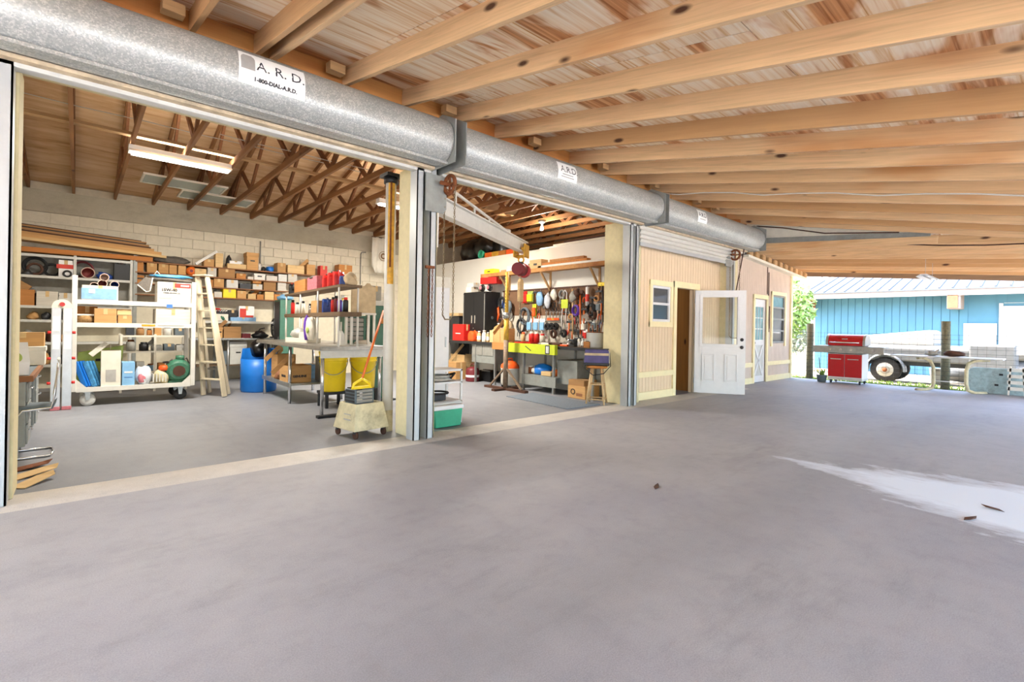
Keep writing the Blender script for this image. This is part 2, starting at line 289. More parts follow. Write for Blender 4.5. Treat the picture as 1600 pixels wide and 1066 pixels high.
# back wall of painted blocks with a concrete tie beam
wb = struct('wall_back', MB().box(-1.3,11.0,12.32,12.5,0,3.74), 'mortar', 'cream painted block wall at the back of the shop', 'wall')
MB().box(-1.3,7.6,12.27,12.33,3.20,3.60).build('tie_beam', M('beam_concrete'), wb)
blk = MB().box(-.196,.196,-.02,.02,0,.192).mesh('block'); blk.materials.append(M('block_paint'))
k = 0
for r in range(16):
    for c in range(-3, 20):
        x = c*.4+(.2 if r % 2 else 0)
        if -1.3 < x < 7.5 and (r > 8 or (r > 0 and 1.6 < x < 3.6)):
            o = bpy.data.objects.new('block', blk); col.objects.link(o); o.parent = wb; o.location = (x, 12.315, .004+r*.2)
MB().box(-1.3,7.6,12.296,12.33,0,1.8).build('lower_courses', M('block_paint'), wb)
struct('wall_left', MB().prism([(5.0,0),(12.4,0),(12.4,3.73),(8.7,4.69),(5.0,3.74)],-1.3,-1.15,'X'), 'block_paint', 'cream wall on the left of the shop', 'wall')
struct('wall_sunblock', MB().box(11.0,11.6,5.09,5.3,3.0,4.06), 'cream_paint', 'unseen cream filler wall blocking sun where the roof steps down', 'wall')  # unseen closure, added to stop sun leaking onto the slab
wp = struct('wall_partition', MB().box(7.45,7.58,5.3,12.3,0,2.95), 'gypsum', 'white partition wall behind the workbench', 'wall')
struct('wall_gable', MB().prism([(5.0,0),(12.4,0),(12.4,3.73),(8.7,4.69),(5.0,3.74)],10.9,11.0,'X'), 'gypsum', 'end wall closing the shop beyond the loft', 'wall')
struct('trim_2', MB().box(7.58,10.9,5.13,12.3,2.88,2.945), 'shelf_wood', 'timber loft deck above the partition wall', 'loft')
# front wall: header and piers
wf = struct('wall_front', MB().box(-3,11.0,4.86,5.12,3.06,4.0), 'cream_paint', 'cream front wall with piers between the roller doors', 'wall')
for x0, x1, y1 in ((-3,-.325,5.2),(2.8,3.12,5.2),(6.80,7.25,5.3),(10.45,11.0,5.3)):  # leftmost pier lengthened out of view to cut stray light
    MB().box(x0,x1,4.86,y1,0,3.06).build('pier', M('cream_paint'), wf, bevel=.012)

# infill and far walls, planked with grooves, openings left free
def planked(name, x0, x1, y, z1, holes, mat, label, pitch=.102, back=None):
    mb = MB(); xs = [x0]
    while xs[-1] < x1-1e-6: xs.append(min(x1, xs[-1]+pitch))
    def segs(a, b):
        s = [(0, z1)]
        for hx0,hx1,hz0,hz1 in holes:
            if a < hx1-1e-4 and b > hx0+1e-4:
                n_ = []
                for q0,q1 in s:
                    if hz0 > q0: n_.append((q0,min(q1,hz0)))
                    if hz1 < q1: n_.append((max(q0,hz1),q1))
                s = n_
        return s
    cuts = sorted(set(xs+[h[i] for h in holes for i in (0,1)]))
    for a, b in zip(cuts, cuts[1:]):
        g0 = .004 if a in xs else 0; g1 = .004 if b in xs else 0
        for q0, q1 in segs(a,b):
            mb.box(a+g0,b-g1,y,y+.02,q0,q1); mb.box(a,b,y+.008,y+.09,q0,q1)
    return struct(name, mb, mat, label, 'wall')
wi = planked('wall_infill', 7.25,10.46,5.0,3.0,[(7.80,8.42,1.41,2.07),(8.64,9.33,0,2.08)],'siding_tan','tan grooved siding filling the third roller bay')
wr = planked('wall_far', 10.9,14.6,5.0,3.0,[(12.24,12.95,0,2.06),(13.32,14.14,.96,2.2)],'siding_mauve','mauve-tan grooved siding wall beyond the roller doors')
def trim(p, *b, mat='yellow_trim'): return MB().box(*b).build('trim_board', M(mat), p, bevel=.004)
trim(wi,7.25,8.56,4.972,5.0,.40,.50); trim(wi,7.25,8.56,4.972,5.0,0,.14); trim(wi,8.54,8.64,4.965,5.0,0,2.20); trim(wi,8.54,9.52,4.962,5.0,2.08,2.20); trim(wi,9.40,9.50,4.965,5.0,0,2.08); trim(wi,9.5,10.46,4.972,5.0,0,.14); trim(wi,9.5,10.46,4.972,5.0,.40,.50)
for b in ((7.72,7.80,1.33,2.15),(8.42,8.50,1.33,2.15)): trim(wi,b[0],b[1],4.968,5.0,b[2],b[3])
trim(wi,7.72,8.50,4.966,5.0,2.07,2.17); trim(wi,7.72,8.50,4.966,5.0,1.31,1.41)
for a,b in ((10.95,12.17),(13.02,14.6)): trim(wr,a,b,4.972,5.0,.40,.50); trim(wr,a,b,4.972,5.0,0,.14)
trim(wr,14.55,14.66,4.96,5.06,0,2.95); trim(wr,12.15,12.24,4.965,5.0,0,2.14); trim(wr,12.95,13.04,4.965,5.0,0,2.14); trim(wr,12.15,13.04,4.963,5.0,2.06,2.16)
trim(wr,13.24,13.32,4.965,5.0,.88,2.28); trim(wr,14.14,14.22,4.965,5.0,.88,2.28); trim(wr,13.24,14.22,4.963,5.0,2.2,2.29)
MB().box(12.985,13.0,4.985,5.0,2.2,2.95).build('corner_seam',M('brown_dark'),wr)
struct('wall_end', MB().box(14.52,14.6,5.09,12.3,0,3.0), 'siding_mauve', 'end wall of the siding building', 'wall')
struct('ceiling', MB().box(10.9,14.75,5.03,12.4,3.0,3.13), 'galv_roof', 'flat roof over the far siding rooms', 'roof')
struct('wall_office', MB().box(7.6,10.8,7.2,7.3,0,2.94), 'room_cream', 'cream wall seen through the side doorway', 'wall')
struct('wall_office', MB().box(9.46,9.52,5.1,7.2,0,2.94), 'jamb_wood', 'wood-lined partition just inside the side doorway', 'wall')

# windows
def window(name, x0, x1, z0, z1, y, label, panes, mat='white_clean', rails=()):
    wn = thing(name, label, 'window', ((x0+x1)/2, y, z0), kind='structure'); cx = (x0+x1)/2; f = .045
    mb = MB().box(x0-cx,x0-cx+f,0,.07,0,z1-z0).box(x1-cx-f,x1-cx,0,.07,0,z1-z0).box(x0-cx+f,x1-cx-f,0,.07,0,f).box(x0-cx+f,x1-cx-f,0,.07,z1-z0-f,z1-z0); mb.build('window_frame', M(mat), wn, bevel=.003)
    for r in rails: MB().box(x0-cx+f,x1-cx-f,.0,.055,r-z0-.022,r-z0+.022).build('rail', M(mat), wn)
    for a, b, g in panes: MB().box(x0-cx+f,x1-cx-f,.03,.038,a-z0,b-z0).build('pane', M(g), wn)
    return wn
window('window_1',7.80,8.42,1.41,2.07,4.985,'small white sash window in the tan infill wall',((1.45,1.73,'dark_glass'),(1.75,2.03,'dark_glass')),rails=(1.74,))
window('window_2',13.32,14.14,.96,2.2,4.985,'four-pane louvre window in the far siding wall',((1.0,1.27,'dark_glass'),(1.29,1.57,'dark_glass'),(1.59,1.87,'dark_glass'),(1.89,2.16,'teal_glassy')),'drawer_grey',rails=(1.28,1.58,1.88))  # top pane coloured teal to stand for its blue reflection
# doors
HINGE = Vector((9.33,4.97,0)); drz = math.atan2(4.168-4.97, 9.821-9.33)
d1 = thing('door_1','white half-glass door standing open onto the apron','door',HINGE,drz,kind='structure'); W,Hh,T = .94,2.06,.044
g = (.13,.80,.98,1.94); mb = MB().box(0,g[0],-T,0,.015,Hh).box(g[1],W,-T,0,.015,Hh).box(g[0],g[1],-T,0,g[3],Hh).box(g[0],g[1],-T,0,.015,g[2]); mb.build('slab',M('white_clean'),d1,bevel=.003)
mb = MB()
for a,b,c,d in ((g[0]-.04,g[0]+.015,g[2]-.04,g[3]+.04),(g[1]-.015,g[1]+.04,g[2]-.04,g[3]+.04),(g[0]+.015,g[1]-.015,g[2]-.04,g[2]+.015),(g[0]+.015,g[1]-.015,g[3]-.015,g[3]+.04)): mb.box(a,b,-T-.012,.012,c,d)
mb.build('glass_frame',M('white_clean'),d1,bevel=.003); MB().box(g[0],g[1],-.026,-.018,g[2],g[3]).build('pane',M('glass'),d1)
for a in (.14,.56):
    mb = MB(); z0,z1,b = .25,.80,a+.24
    for q in ((a,a+.02,z0,z1),(b-.02,b,z0,z1),(a+.02,b-.02,z0,z0+.02),(a+.02,b-.02,z1-.02,z1)): mb.box(q[0],q[1],-T-.016,.016,q[2],q[3])
    mb.box(a+.05,b-.05,-T-.012,.012,z0+.05,z1-.05); mb.build('raised_panel',M('white_clean'),d1,bevel=.003)
for z in (.94,1.09):
    MB().lathe([(.0,-.03),(.026,-.028),(.034,-.012),(.032,0)],(W-.07,-T-.004,z),14,'Y').lathe([(.032,0),(.034,.012),(.026,.028),(0,.03)],(W-.07,.004,z),14,'Y').build('door_knob',M('black'),d1)
for z in (.25,1.05,1.85): MB().cyl((0,.006,z-.05),(0,.006,z+.05),.009).build('hinge',M('steel'),d1)
d2 = thing('door_2','closed cross-buck door with nine small panes in the far wall','door',(12.245,5.02,0),kind='structure'); W = .70
MB().box(0,.1,0,.04,.01,2.05).box(W-.1,W,0,.04,.01,2.05).box(.1,W-.1,0,.04,1.86,2.05).box(.1,W-.1,0,.04,.92,1.05).box(.1,W-.1,0,.04,.01,.16).build('slab',M('white_clean'),d2,bevel=.003)
MB().box(.1,W-.1,.015,.025,1.05,1.86).build('pane',M('teal_glassy'),d2); MB().box(.1,W-.1,.012,.03,.16,.92).build('lower_panel',M('light_grey'),d2)
mb = MB()
for k in (1,2): mb.box(.1+k*.1667-.009,.1+k*.1667+.009,.004,.036,1.05,1.86); mb.box(.1,W-.1,.004,.036,1.05+k*.27-.009,1.05+k*.27+.009)
mb.build('muntins',M('white_clean'),d2)
MB().bar((.12,.004,.18),(W-.12,.004,.90),.02,.06).bar((.12,.004,.90),(W-.12,.004,.18),.02,.06).build('cross_buck',M('white_clean'),d2)
MB().lathe([(0,-.04),(.028,-.03),(.03,0)],(.06,0,.98),12,'Y').build('door_knob',M('black'),d2)

# ---------------------------------------------------------------- lean-to roof
ZL, SL, YL = 3.65, .1965, 4.85
def zr(y): return ZL-SL*(YL-y)
lean = struct('ceiling', MB().prism([(-3.5,zr(-3.5)+.195),(5.0,zr(5.0)+.195),(5.0,zr(5.0)+.215),(-3.5,zr(-3.5)+.215)],-6.0,11.3,'X'), 'galv_roof', 'lean-to roof of plywood sheets on exposed rafters', 'roof')
sh = MB().prism([(-.607,-.607*SL),(.607,.607*SL),(.607,.607*SL+.014),(-.607,-.607*SL+.014)],-1.217,1.217,'X').mesh('plywood_sheet'); sh.materials.append(M('plywood'))
for i in range(7):
    yc = 4.98-.61-i*1.22
    for j in range(-2,8):
        xc = -4.2+j*2.44-(1.22 if i % 2 else 0)+1.2
        if xc-1.2 > 11.3 or xc-1.22 < -6.4: continue
        if xc+1.22 > 11.3: continue
        o = bpy.data.objects.new('plywood_sheet', sh); col.objects.link(o); o.parent = lean; o.location = (xc, yc, zr(yc)+.176)
for i in range(7):
    yc = 4.98-.61-i*1.22; s0 = 11.3
    xs = [-4.2+j*2.44-(1.22 if i % 2 else 0)+1.2+1.22 for j in range(8)]; e = max(x for x in xs if x <= 11.31)
    if s0-e > .05: MB().prism([(-.607,-.607*SL),(.607,.607*SL),(.607,.607*SL+.014),(-.607,-.607*SL+.014)],0,s0-e-.005,'X').build('plywood_sheet',M('plywood'),lean,(e+.002,yc,zr(yc)+.176))
RX = [-5.5,-4.8,-4.1,-3.4,-2.7,-2.0,-1.3,-.62,.03,.67,1.155,1.285,1.96,2.62,3.26,3.92,4.60,5.32,6.03,6.73,7.42,8.10,8.86,9.60,10.30,10.97]
rf = MB().box(-.021,.021,0,8.12/math.cos(math.atan(SL)),0,.174).mesh('rafter'); rf.materials.append(M('rafter_wood'))
for x in RX:
    o = bpy.data.objects.new('rafter', rf); col.objects.link(o); o.parent = lean; o.location = (x,-3.3,zr(-3.3)); o.rotation_euler.x = math.atan(SL)
MB().box(-6,11.3,4.80,4.86,3.44,3.82).build('ledger',M('ledger_wood'),lean)
MB().box(-6,11.3,-3.36,-3.26,zr(-3.3)-.2,zr(-3.3)+.02).build('eave_beam',M('ledger_wood'),lean)
for x in (.62,1.90,3.19,4.53,5.96,7.35,8.79,9.52): MB().cbox((x-.10,4.62,3.685),(.15,.10,.085),.06).build('nailer_block',M('brace_wood'),lean,bevel=.004)
# lower far roof with its own shallow pitch and the wedge that closes the step
def zf(x,y): return 3.19-.088*(4.85-y)-.063*(x-11.2)
def slab(x0,x1,y0,y1,z0,z1): # follows the far pitch
    return MB().add([(x,y,zf(x,y)+z) for z in (z0,z1) for x,y in ((x0,y0),(x1,y0),(x1,y1),(x0,y1))],[(0,3,2,1),(4,5,6,7),(0,1,5,4),(1,2,6,5),(2,3,7,6),(3,0,4,7)])
far = tag(slab(11.3,15.9,-3.4,6.2,.155,.175).build('ceiling',M('galv_roof')),'lower far end of the lean-to roof','roof',kind='structure')
for i,y in enumerate((-2.79,-1.57,-.35,.87,2.09,3.31,4.53)):
    for x in (11.32,13.58): slab(x,x+2.25,y-.607,y+.607,.140,.152).build('plywood_sheet',M('plywood'),far)
for x in (11.42,11.95,12.5,13.05,13.6,14.15,14.7,15.2): slab(x-.02,x+.02,-3.3,5.1,0,.14).build('rafter',M('rafter_wood'),far)
slab(15.56,15.62,-3.4,6.1,-.07,.15).build('barge_board',M('barge_wood'),far)
MB().add([(11.27,4.9,zf(11.3,4.9)+.14),(11.27,.8,zf(11.3,.8)+.14),(11.27,.8,zr(.8)+.18),(11.27,4.9,zr(4.9)+.18),(11.30,4.9,zf(11.3,4.9)+.14),(11.30,.8,zf(11.3,.8)+.14),(11.30,.8,zr(.8)+.18),(11.30,4.9,zr(4.9)+.18)],[(0,3,2,1),(4,5,6,7),(0,1,5,4),(1,2,6,5),(2,3,7,6),(3,0,4,7)]).build('step_panel',M('off_white'),far)
MB().bar((11.25,4.9,zf(11.3,4.9)+.10),(11.25,1.6,zf(11.3,1.6)+.12),.02,.12).build('flashing',M('grey_enamel'),far)
MB().bar((11.24,4.7,zf(11.3,4.7)-.03),(11.24,1.5,zf(11.3,1.5)+.03),.04,.13).build('step_board',M('rafter_wood'),far)
# wall plate with scalloped rafter blocks along the far wall
MB().add([(x,y,zf(x,4.9)+z) for z in (-.20,-.14) for x,y in ((11.55,4.86),(15.6,4.86),(15.6,5.0),(11.55,5.0))],[(0,3,2,1),(4,5,6,7),(0,1,5,4),(1,2,6,5),(2,3,7,6),(3,0,4,7)]).build('wall_plate',M('off_white'),far)
for k in range(11):
    x = 11.72+k*.36; MB().cbox((x,4.9,zf(x,4.9)-.075),(.19,.10,.14),0,.12).build('plate_block',M('brace_wood'),far,bevel=.03)

# ---------------------------------------------------------------- shop roof: deck and trusses
deck = struct('ceiling', MB().prism([(4.9,3.72),(8.7,4.70),(12.5,3.72),(12.5,3.76),(8.7,4.74),(4.9,3.76)],-1.4,11.0,'X'), 'roof_ply_inside', 'plywood roof deck on timber trusses inside the shop', 'roof')
def truss(x):
    tr = bpy.data.objects.new('truss', None); col.objects.link(tr); tr.parent = deck; tr.location = (x,0,0); return tr
cm = MB().box(-.02,.02,5.0,12.3,3.60,3.69).mesh('bottom_chord'); cm.materials.append(M('truss_wood'))
tm = MB().bar((0,4.95,3.66),(0,8.7,4.63),.04,.09).bar((0,12.4,3.66),(0,8.7,4.63),.04,.09).mesh('top_chord'); tm.materials.append(M('truss_wood'))
wm = []
for a,b in (((6.2,3.66),(6.9,4.16)),((6.9,4.16),(7.6,3.66)),((7.6,3.66),(8.7,4.6)),((8.7,4.6),(9.8,3.66)),((9.8,3.66),(10.5,4.16)),((10.5,4.16),(11.2,3.66)),((11.2,3.66),(11.2,3.98))):
    q = MB().bar((0,a[0],a[1]),(0,b[0],b[1]),.036,.075).mesh('web'); q.materials.append(M('truss_web')); wm.append(q)
for k in range(20):
    x = -1.29+k*.60; tr = truss(x)
    for nm, me in [('bottom_chord',cm),('top_chord',tm)]+[('web',q) for q in wm]:
        o = bpy.data.objects.new(nm, me); col.objects.link(o); o.parent = tr
MB().box(-1.3,7.4,8.12,8.22,3.69,3.73).build('lateral_brace',M('brace_wood'),deck)
MB().box(-1.3,7.4,6.6,6.69,3.69,3.73).build('lateral_brace',M('beam_orange'),deck)
MB().tube([(-1.2+k*.6,8.0,3.86+.01*(k%2)) for k in range(15)],.006,5).build('cable',M('white_paint'),deck)
MB().tube([(1.4+k*.5,7.6,3.80-.012*(k%2)) for k in range(10)],.006,5).build('cable',M('white_paint'),deck)
# ================================================================ lettering
def text_mb(body, size, mapf, bold=.0):
    cu = bpy.data.curves.new('lettering','FONT'); cu.body = body; cu.size = size; cu.align_x = 'CENTER'; cu.align_y = 'CENTER'; cu.offset = bold; cu.resolution_u = 2
    o = bpy.data.objects.new('lettering', cu); col.objects.link(o); dg = bpy.context.evaluated_depsgraph_get(); dg.update()
    me = bpy.data.meshes.new_from_object(o.evaluated_get(dg)); mb = MB()
    mb.add([mapf(v.co.x, v.co.y) for v in me.vertices], [tuple(p.vertices) for p in me.polygons])
    bpy.data.objects.remove(o); bpy.data.curves.remove(cu); bpy.data.meshes.remove(me)
    return mb
def face_text(parent, body, size, c, mat='ink', ax=(1,0,0), up=(0,0,1), bold=.0, name='lettering'):
    c, ax, up = Vector(c), Vector(ax), Vector(up)
    return text_mb(body, size, lambda x,y: c+ax*x+up*y, bold).build(name, M(mat), parent)

# ================================================================ roller doors
HY_, HZ_, HR = 4.50, 3.235, .242
def hood_pt(x, arc, r=HR): # arc measured from the front, upwards
    q = arc/HR; return (x, -math.cos(q)*r, math.sin(q)*r)
def roller(x0, x1, label, stickers, gl, gr):
    o = thing('roller_door', label, 'roller door', ((x0+x1)/2, HY_, HZ_), group='galvanised roller doors over the bays'); L = (x1-x0)/2
    mb = MB().lathe([(0,-L),(HR-.03,-L),(HR-.006,-L+.008),(HR,-L+.03),(HR,L-.03),(HR-.006,L-.008),(HR-.03,L),(0,L)],(0,0,0),48,'X'); mb.build('hood',M('galvanised'),o)
    MB().box(-L,L,-.12,-.06,-HR-.004,-HR+.022).build('hood_lip',M('galvanised'),o)
    MB().box(-L,L,.20,.30,-.275,-.205).build('bottom_bar',M('light_grey'),o,bevel=.006); MB().box(-L,L,.13,.20,-.245,-.215).build('bar_edge',M('rusty_paint'),o)
    MB().box(-L,L,.23,.30,-.20,-.11).build('curtain_edge',M('off_white'),o)
    for X, w_ in ((gl,.085),(gr,.085)):
        a = X-(x0+x1)/2
        MB().box(a,a+.012,.20,.35,-HZ_,-.15).box(a,a+w_,.20,.212,-HZ_,-.15).box(a+w_-.012,a+w_,.20,.35,-HZ_,-.15).build('guide',M('steel_guide'),o)
    for sx in (-L-.006, L-.004): MB().prism([(-.25,-.25),(.36,-.25),(.36,.25),(.0,.32),(-.25,.20)],sx,sx+.012,'X').build('end_bracket',M('grey_enamel'),o)
    for sxp, w_, a0, a1, lines in stickers:
        c = sxp-(x0+x1)/2; n = 8
        s = MB().add([hood_pt(c+w_*(i-.5), a0+(a1-a0)*j/n, HR+.003) for i in (0,1) for j in range(n+1)],[(j,n+1+j,n+2+j,j+1) for j in range(n)],True).build('sticker',M('sticker'),o)
        for body, size, aa, dx, mat, b in lines:
            if not body: MB().add([hood_pt(c+x,aa+y,HR+.005) for x,y in ((-size/2,-.006),(size/2,-.006),(size/2,.006),(-size/2,.006))],[(0,1,2,3)]).build('print_line',M(mat),s); continue
            text_mb(body,size,lambda x,y,c=c,aa=aa,dx=dx: hood_pt(c+x+dx,aa+y,HR+.0055),b).build('lettering',M(mat),s)
        if w_ > .4: # arched emblem
            poly = [(-.05,-.06),(.05,-.06),(.05,.03)]+[(.05*math.cos(R(q)),.03+.04*math.sin(R(q))) for q in range(15,180,15)]+[(-.05,.03)]
            eb = MB(); hs=[(-.06+.016*k,.05 if k<6 else .05*math.sqrt(max(0,1-((k-5.6)/2.9)**2))) for k in range(9)]; [eb.add([hood_pt(c-.185+x,(a0+a1)/2+.035+y,HR+.0055) for x,y in ((-w0,y0),(w0,y0),(w1,y1),(-w1,y1))],[(0,1,2,3)]) for (y0,w0),(y1,w1) in zip(hs,hs[1:])]; eb.build('emblem',M('print_grey'),s)
    return o
p_ = at(420,128,Y=4.27); q_ = at(882,283,Y=4.27); r_ = at(1094,354,Y=4.27)
roller(-2.2,2.93,'nearest galvanised roller door coiled in its long spangled hood',[(p_.x,.50,-.10,.17,[('A. R. D.',.115,.06,.06,'ink',.0),('1-800-DIAL-A.R.D.',.042,-.05,.02,'ink',.002)])],-.43,2.75)
roller(3.07,6.98,'middle galvanised roller door coiled above the workbench bay',[(q_.x,.36,-.08,.15,[('A.R.D.',.12,.055,.03,'ink',.0),('',.2,-.01,0,'print_grey',0),('',.24,-.04,0,'print_grey',0)])],2.92,6.70)
r3 = roller(7.10,10.95,'farthest galvanised roller door with a few slats let down',[(r_.x,.32,-.08,.15,[('A.R.D.',.11,.055,.02,'ink',.0),('',.2,-.02,0,'print_grey',0)])],6.86,10.42)
cx = (7.10+10.95)/2
for k in range(6):
    z = 2.72+k*.075; y = .22
    poly = [(y,z-HZ_),(y-.022,z-HZ_+.018),(y-.034,z-HZ_+.037),(y-.022,z-HZ_+.056),(y,z-HZ_+.073),(y+.012,z-HZ_+.073),(y+.012,z-HZ_)]
    MB().prism(poly,6.98-cx,10.40-cx,'X').build('slat',M('slat_grey'),r3)
MB().box(6.98-cx,10.40-cx,.20,.24,2.66-HZ_,2.72-HZ_).build('bottom_rail',M('steel_guide'),r3)

def chain_pts(p0, p1, n=30): return [Vector(p0).lerp(Vector(p1),k/n) for k in range(n+1)]
def chain(mb, p0, p1, link=.045, r=.005, w_=.011):
    p0, p1 = Vector(p0), Vector(p1); n = max(2,int((p1-p0).length/link))
    for k in range(n):
        a, b = p0.lerp(p1,k/n), p0.lerp(p1,(k+1.25)/n); s = Vector((w_,0,0)) if k % 2 else Vector((0,w_,0))
        mb.tube([a,(a+b)/2+s,b,(a+b)/2-s],r,4,True)
    return mb
def chain_hoist(loc, label, drop, plate):
    o = thing('chain_hoist',label,'hoist',loc,group='hand chain hoists of the roller doors')
    if plate: MB().prism([(-.13,-.21),(.10,-.21),(.14,-.16),(.14,.20),(-.13,.20)],-.01,.004,'Y').build('mounting_plate',M('grey_enamel'),o)
    else: MB().prism([(-.14,-.15),(.14,-.15),(.14,-.02),(0,.10),(-.14,-.02)],-.03,.0,'Y').build('cover',M('grey_enamel'),o)
    w_ = MB().torus((.12,-.10,.10),.10,.022,'X',24,8); w_.cyl((.0,-.10,.10),(.14,-.10,.10),.022).bar((.12,-.10,0),(.12,-.10,.20),.02,.02).bar((.12,-.2,.1),(.12,.0,.1),.02,.02); w_.build('chain_wheel',M('rust'),o)
    m_ = MB(); chain(m_,(.12,.0,.08),(.12,.0,-drop)); chain(m_,(.12,-.2,.08),(.12,-.2,-drop)); m_.tube([(.12,.0,-drop),(.12,-.05,-drop-.05),(.12,-.15,-drop-.05),(.12,-.2,-drop)],.008,5); m_.build('hand_chain',M('chain_steel'),o)
    return o
a = at(680,300,Y=4.62); chain_hoist((a.x,4.66,a.z),'hand chain hoist with rusty wheel beside the centre pier',1.35,True)
a = at(1135,408,Y=4.7); chain_hoist((a.x+.05,4.72,a.z),'hand chain hoist with looped chains at the far roller door',1.6,False)
a = at(662,400,Y=4.70)
m_ = MB(); chain(m_,(0,0,0),(0,0,-.75)); chain(m_,(.05,0,0),(.05,0,-.75)); m_.box(-.03,.08,0,.03,0,.03); single('spare_chain',m_,M('rust'),'rusty spare chain hanging on the centre pier','chain',(2.885,4.66,at(662,418,Y=4.7).z))

# rusty pipe column and conduit beside the centre pier
pc = thing('pipe_column','rust-streaked white pipe column behind the centre pier','column',(2.785,5.37,0)); MB().cyl((0,0,0),(0,0,3.0),.062,n=20).build('pipe',M('white_paint'),pc); MB().lathe([(.0635,1.75),(.0638,2.1),(.0638,2.95)],n=10,ang=(R(215),R(285))).build('rust_streak',M('hoist_yellow'),pc); MB().lathe([(.0636,.0),(.0636,.25)],n=14).build('rust_foot',M('dirty_cream'),pc); MB().cyl((0,0,2.95),(0,0,3.02),.085,n=16).box(-.1,.1,-.1,.1,3.02,3.06).build('cap_plate',M('black'),pc); MB().cyl((-.035,-.075,1.95),(-.035,-.075,2.95),.011,n=10).build('rusty_conduit',M('rust'),pc)

# ================================================================ generic makers
def carton(px0, px1, pytop, Yf, zb, depth, mat='cardboard', label='', group='cartons on the back shelves', cat='box', style='closed', pybot=None, name='cardboard_box'):
    a = at(px0,pytop,Y=Yf); b = at(px1,pytop,Y=Yf); z1 = at((px0+px1)/2,pytop,Y=Yf).z
    return box_thing((a.x+b.x)/2, Yf+depth/2, zb, b.x-a.x, depth, max(.04,z1-zb), mat, label, group, cat, style, name)
def box_thing(x, y, zb, w_, d, h, mat='cardboard', label='', group=None, cat='box', style='closed', name='cardboard_box', rz=0):
    o = thing(name,label,cat,(x,y,zb+.001),rz,group); X,Y_ = w_/2,d/2; t_ = .006
    if style == 'closed':
        MB().box(-X,X,-Y_,Y_,0,h-.004).build('body',M(mat),o,bevel=min(.006,h*.05)); MB().box(-X+.002,-.002,-Y_+.002,Y_-.002,h-.004,h).build('flap',M(mat),o); MB().box(.002,X-.002,-Y_+.002,Y_-.002,h-.004,h).build('flap',M(mat),o)
        if w_ > .16: MB().box(-.024,.024,-Y_-.0015,Y_,h-.001,h+.0015).box(-.024,.024,-Y_-.0015,-Y_,h*.62,h).build('tape',M('cardboard_pale'),o)
    elif style == 'open':
        m_ = MB().box(-X,X,-Y_,Y_,0,t_).box(-X,X,-Y_,-Y_+t_,t_,h).box(-X,X,Y_-t_,Y_,t_,h).box(-X,-X+t_,-Y_+t_,Y_-t_,t_,h).box(X-t_,X,-Y_+t_,Y_-t_,t_,h); m_.build('body',M(mat),o)
        MB().bar((-X,0,h),(-X-.05,0,h+.05),d,.004,up=(0,1,0)).build('flap',M(mat),o); MB().bar((0,Y_,h),(0,Y_+.03,h+.07),w_*.98,.004,up=(1,0,0)).build('flap',M(mat),o)
    elif style == 'lid':
        MB().box(-X,X,-Y_,Y_,0,h).build('body',M(mat),o,bevel=.004); MB().box(-X-.008,X+.008,-Y_-.008,Y_+.008,h-.22*h,h+.006).build('lid',M(mat),o,bevel=.004); MB().box(-.045,.045,-Y_-.002,-Y_+.01,h*.5,h*.5+.028).build('hand_hole',M('black'),o)
    elif style == 'tray':
        m_ = MB().box(-X,X,-Y_,Y_,0,t_).box(-X,X,-Y_,-Y_+t_,t_,h).box(-X,X,Y_-t_,Y_,t_,h).box(-X,-X+t_,-Y_+t_,Y_-t_,t_,h).box(X-t_,X,-Y_+t_,Y_-t_,t_,h); m_.build('body',M(mat),o)
        for k in range(3): MB().cbox((-X*.6+k*X*.6,random.uniform(-.3,.3)*Y_,h*.75),(w_*.2,d*.5,h*.7),random.uniform(-.3,.3)).build('part',M(random.choice(['dark_metal','steel','brown_dark','black'])),o)
    return o
def bottle(x, y, z, h, r, mat, label, group, cap='black', cat='bottle', name='bottle', neck=.35):
    o = thing(name,label,cat,(x,y,z+.001),0,group)
    MB().lathe([(0,0),(r*.94,0),(r,h*.04),(r,h*.66),(r*.9,h*.74),(r*neck,h*.84),(r*neck,h*.9),(0,h*.9)],n=14).build('body',M(mat),o); MB().cyl((0,0,h*.88),(0,0,h),r*neck*1.15,n=12).build('cap',M(cap),o); MB().lathe([(r*1.01,h*.18),(r*1.01,h*.55)],n=14).build('paper_label',M('sticker'),o)
    return o
def can(x, y, z, h, r, mat, label, group, name='spray_can', cap='white_paint', cat='can'):
    o = thing(name,label,cat,(x,y,z+.001),0,group)
    MB().lathe([(0,0),(r,0),(r,h*.76),(r*.8,h*.82),(r*.45,h*.85),(0,h*.85)],n=14).build('body',M(mat),o); MB().lathe([(r*.72,h*.82),(r*.72,h*.97),(r*.6,h),(0,h)],n=12).build('cap',M(cap),o)
    return o
def jug(x, y, z, w_, d, h, mat, label, group, cap='black', rz=0, cat='jug', name='oil_jug'):
    o = thing(name,label,cat,(x,y,z+.001),rz,group); X,D = w_/2,d/2
    MB().prism([(-X,0),(X,0),(X,h*.62),(X*.55,h*.86),(X*.2,h*.92),(-X*.15,h*.92),(-X,h*.72)],-D,D,'Y').build('body',M(mat),o,bevel=min(w_,d)*.16)
    MB().cyl((X*.02,0,h*.9),(X*.02,0,h),w_*.16,n=12).build('cap',M(cap),o); MB().tube([(-X*.95,0,h*.40),(-X*1.25,0,h*.50),(-X*1.2,0,h*.78),(-X*.4,0,h*.93)],w_*.09,8).build('handle',M(mat),o); MB().box(-X*.7,X*.7,-D-.002,-D+.004,h*.12,h*.5).build('paper_label',M('sticker'),o)
    return o
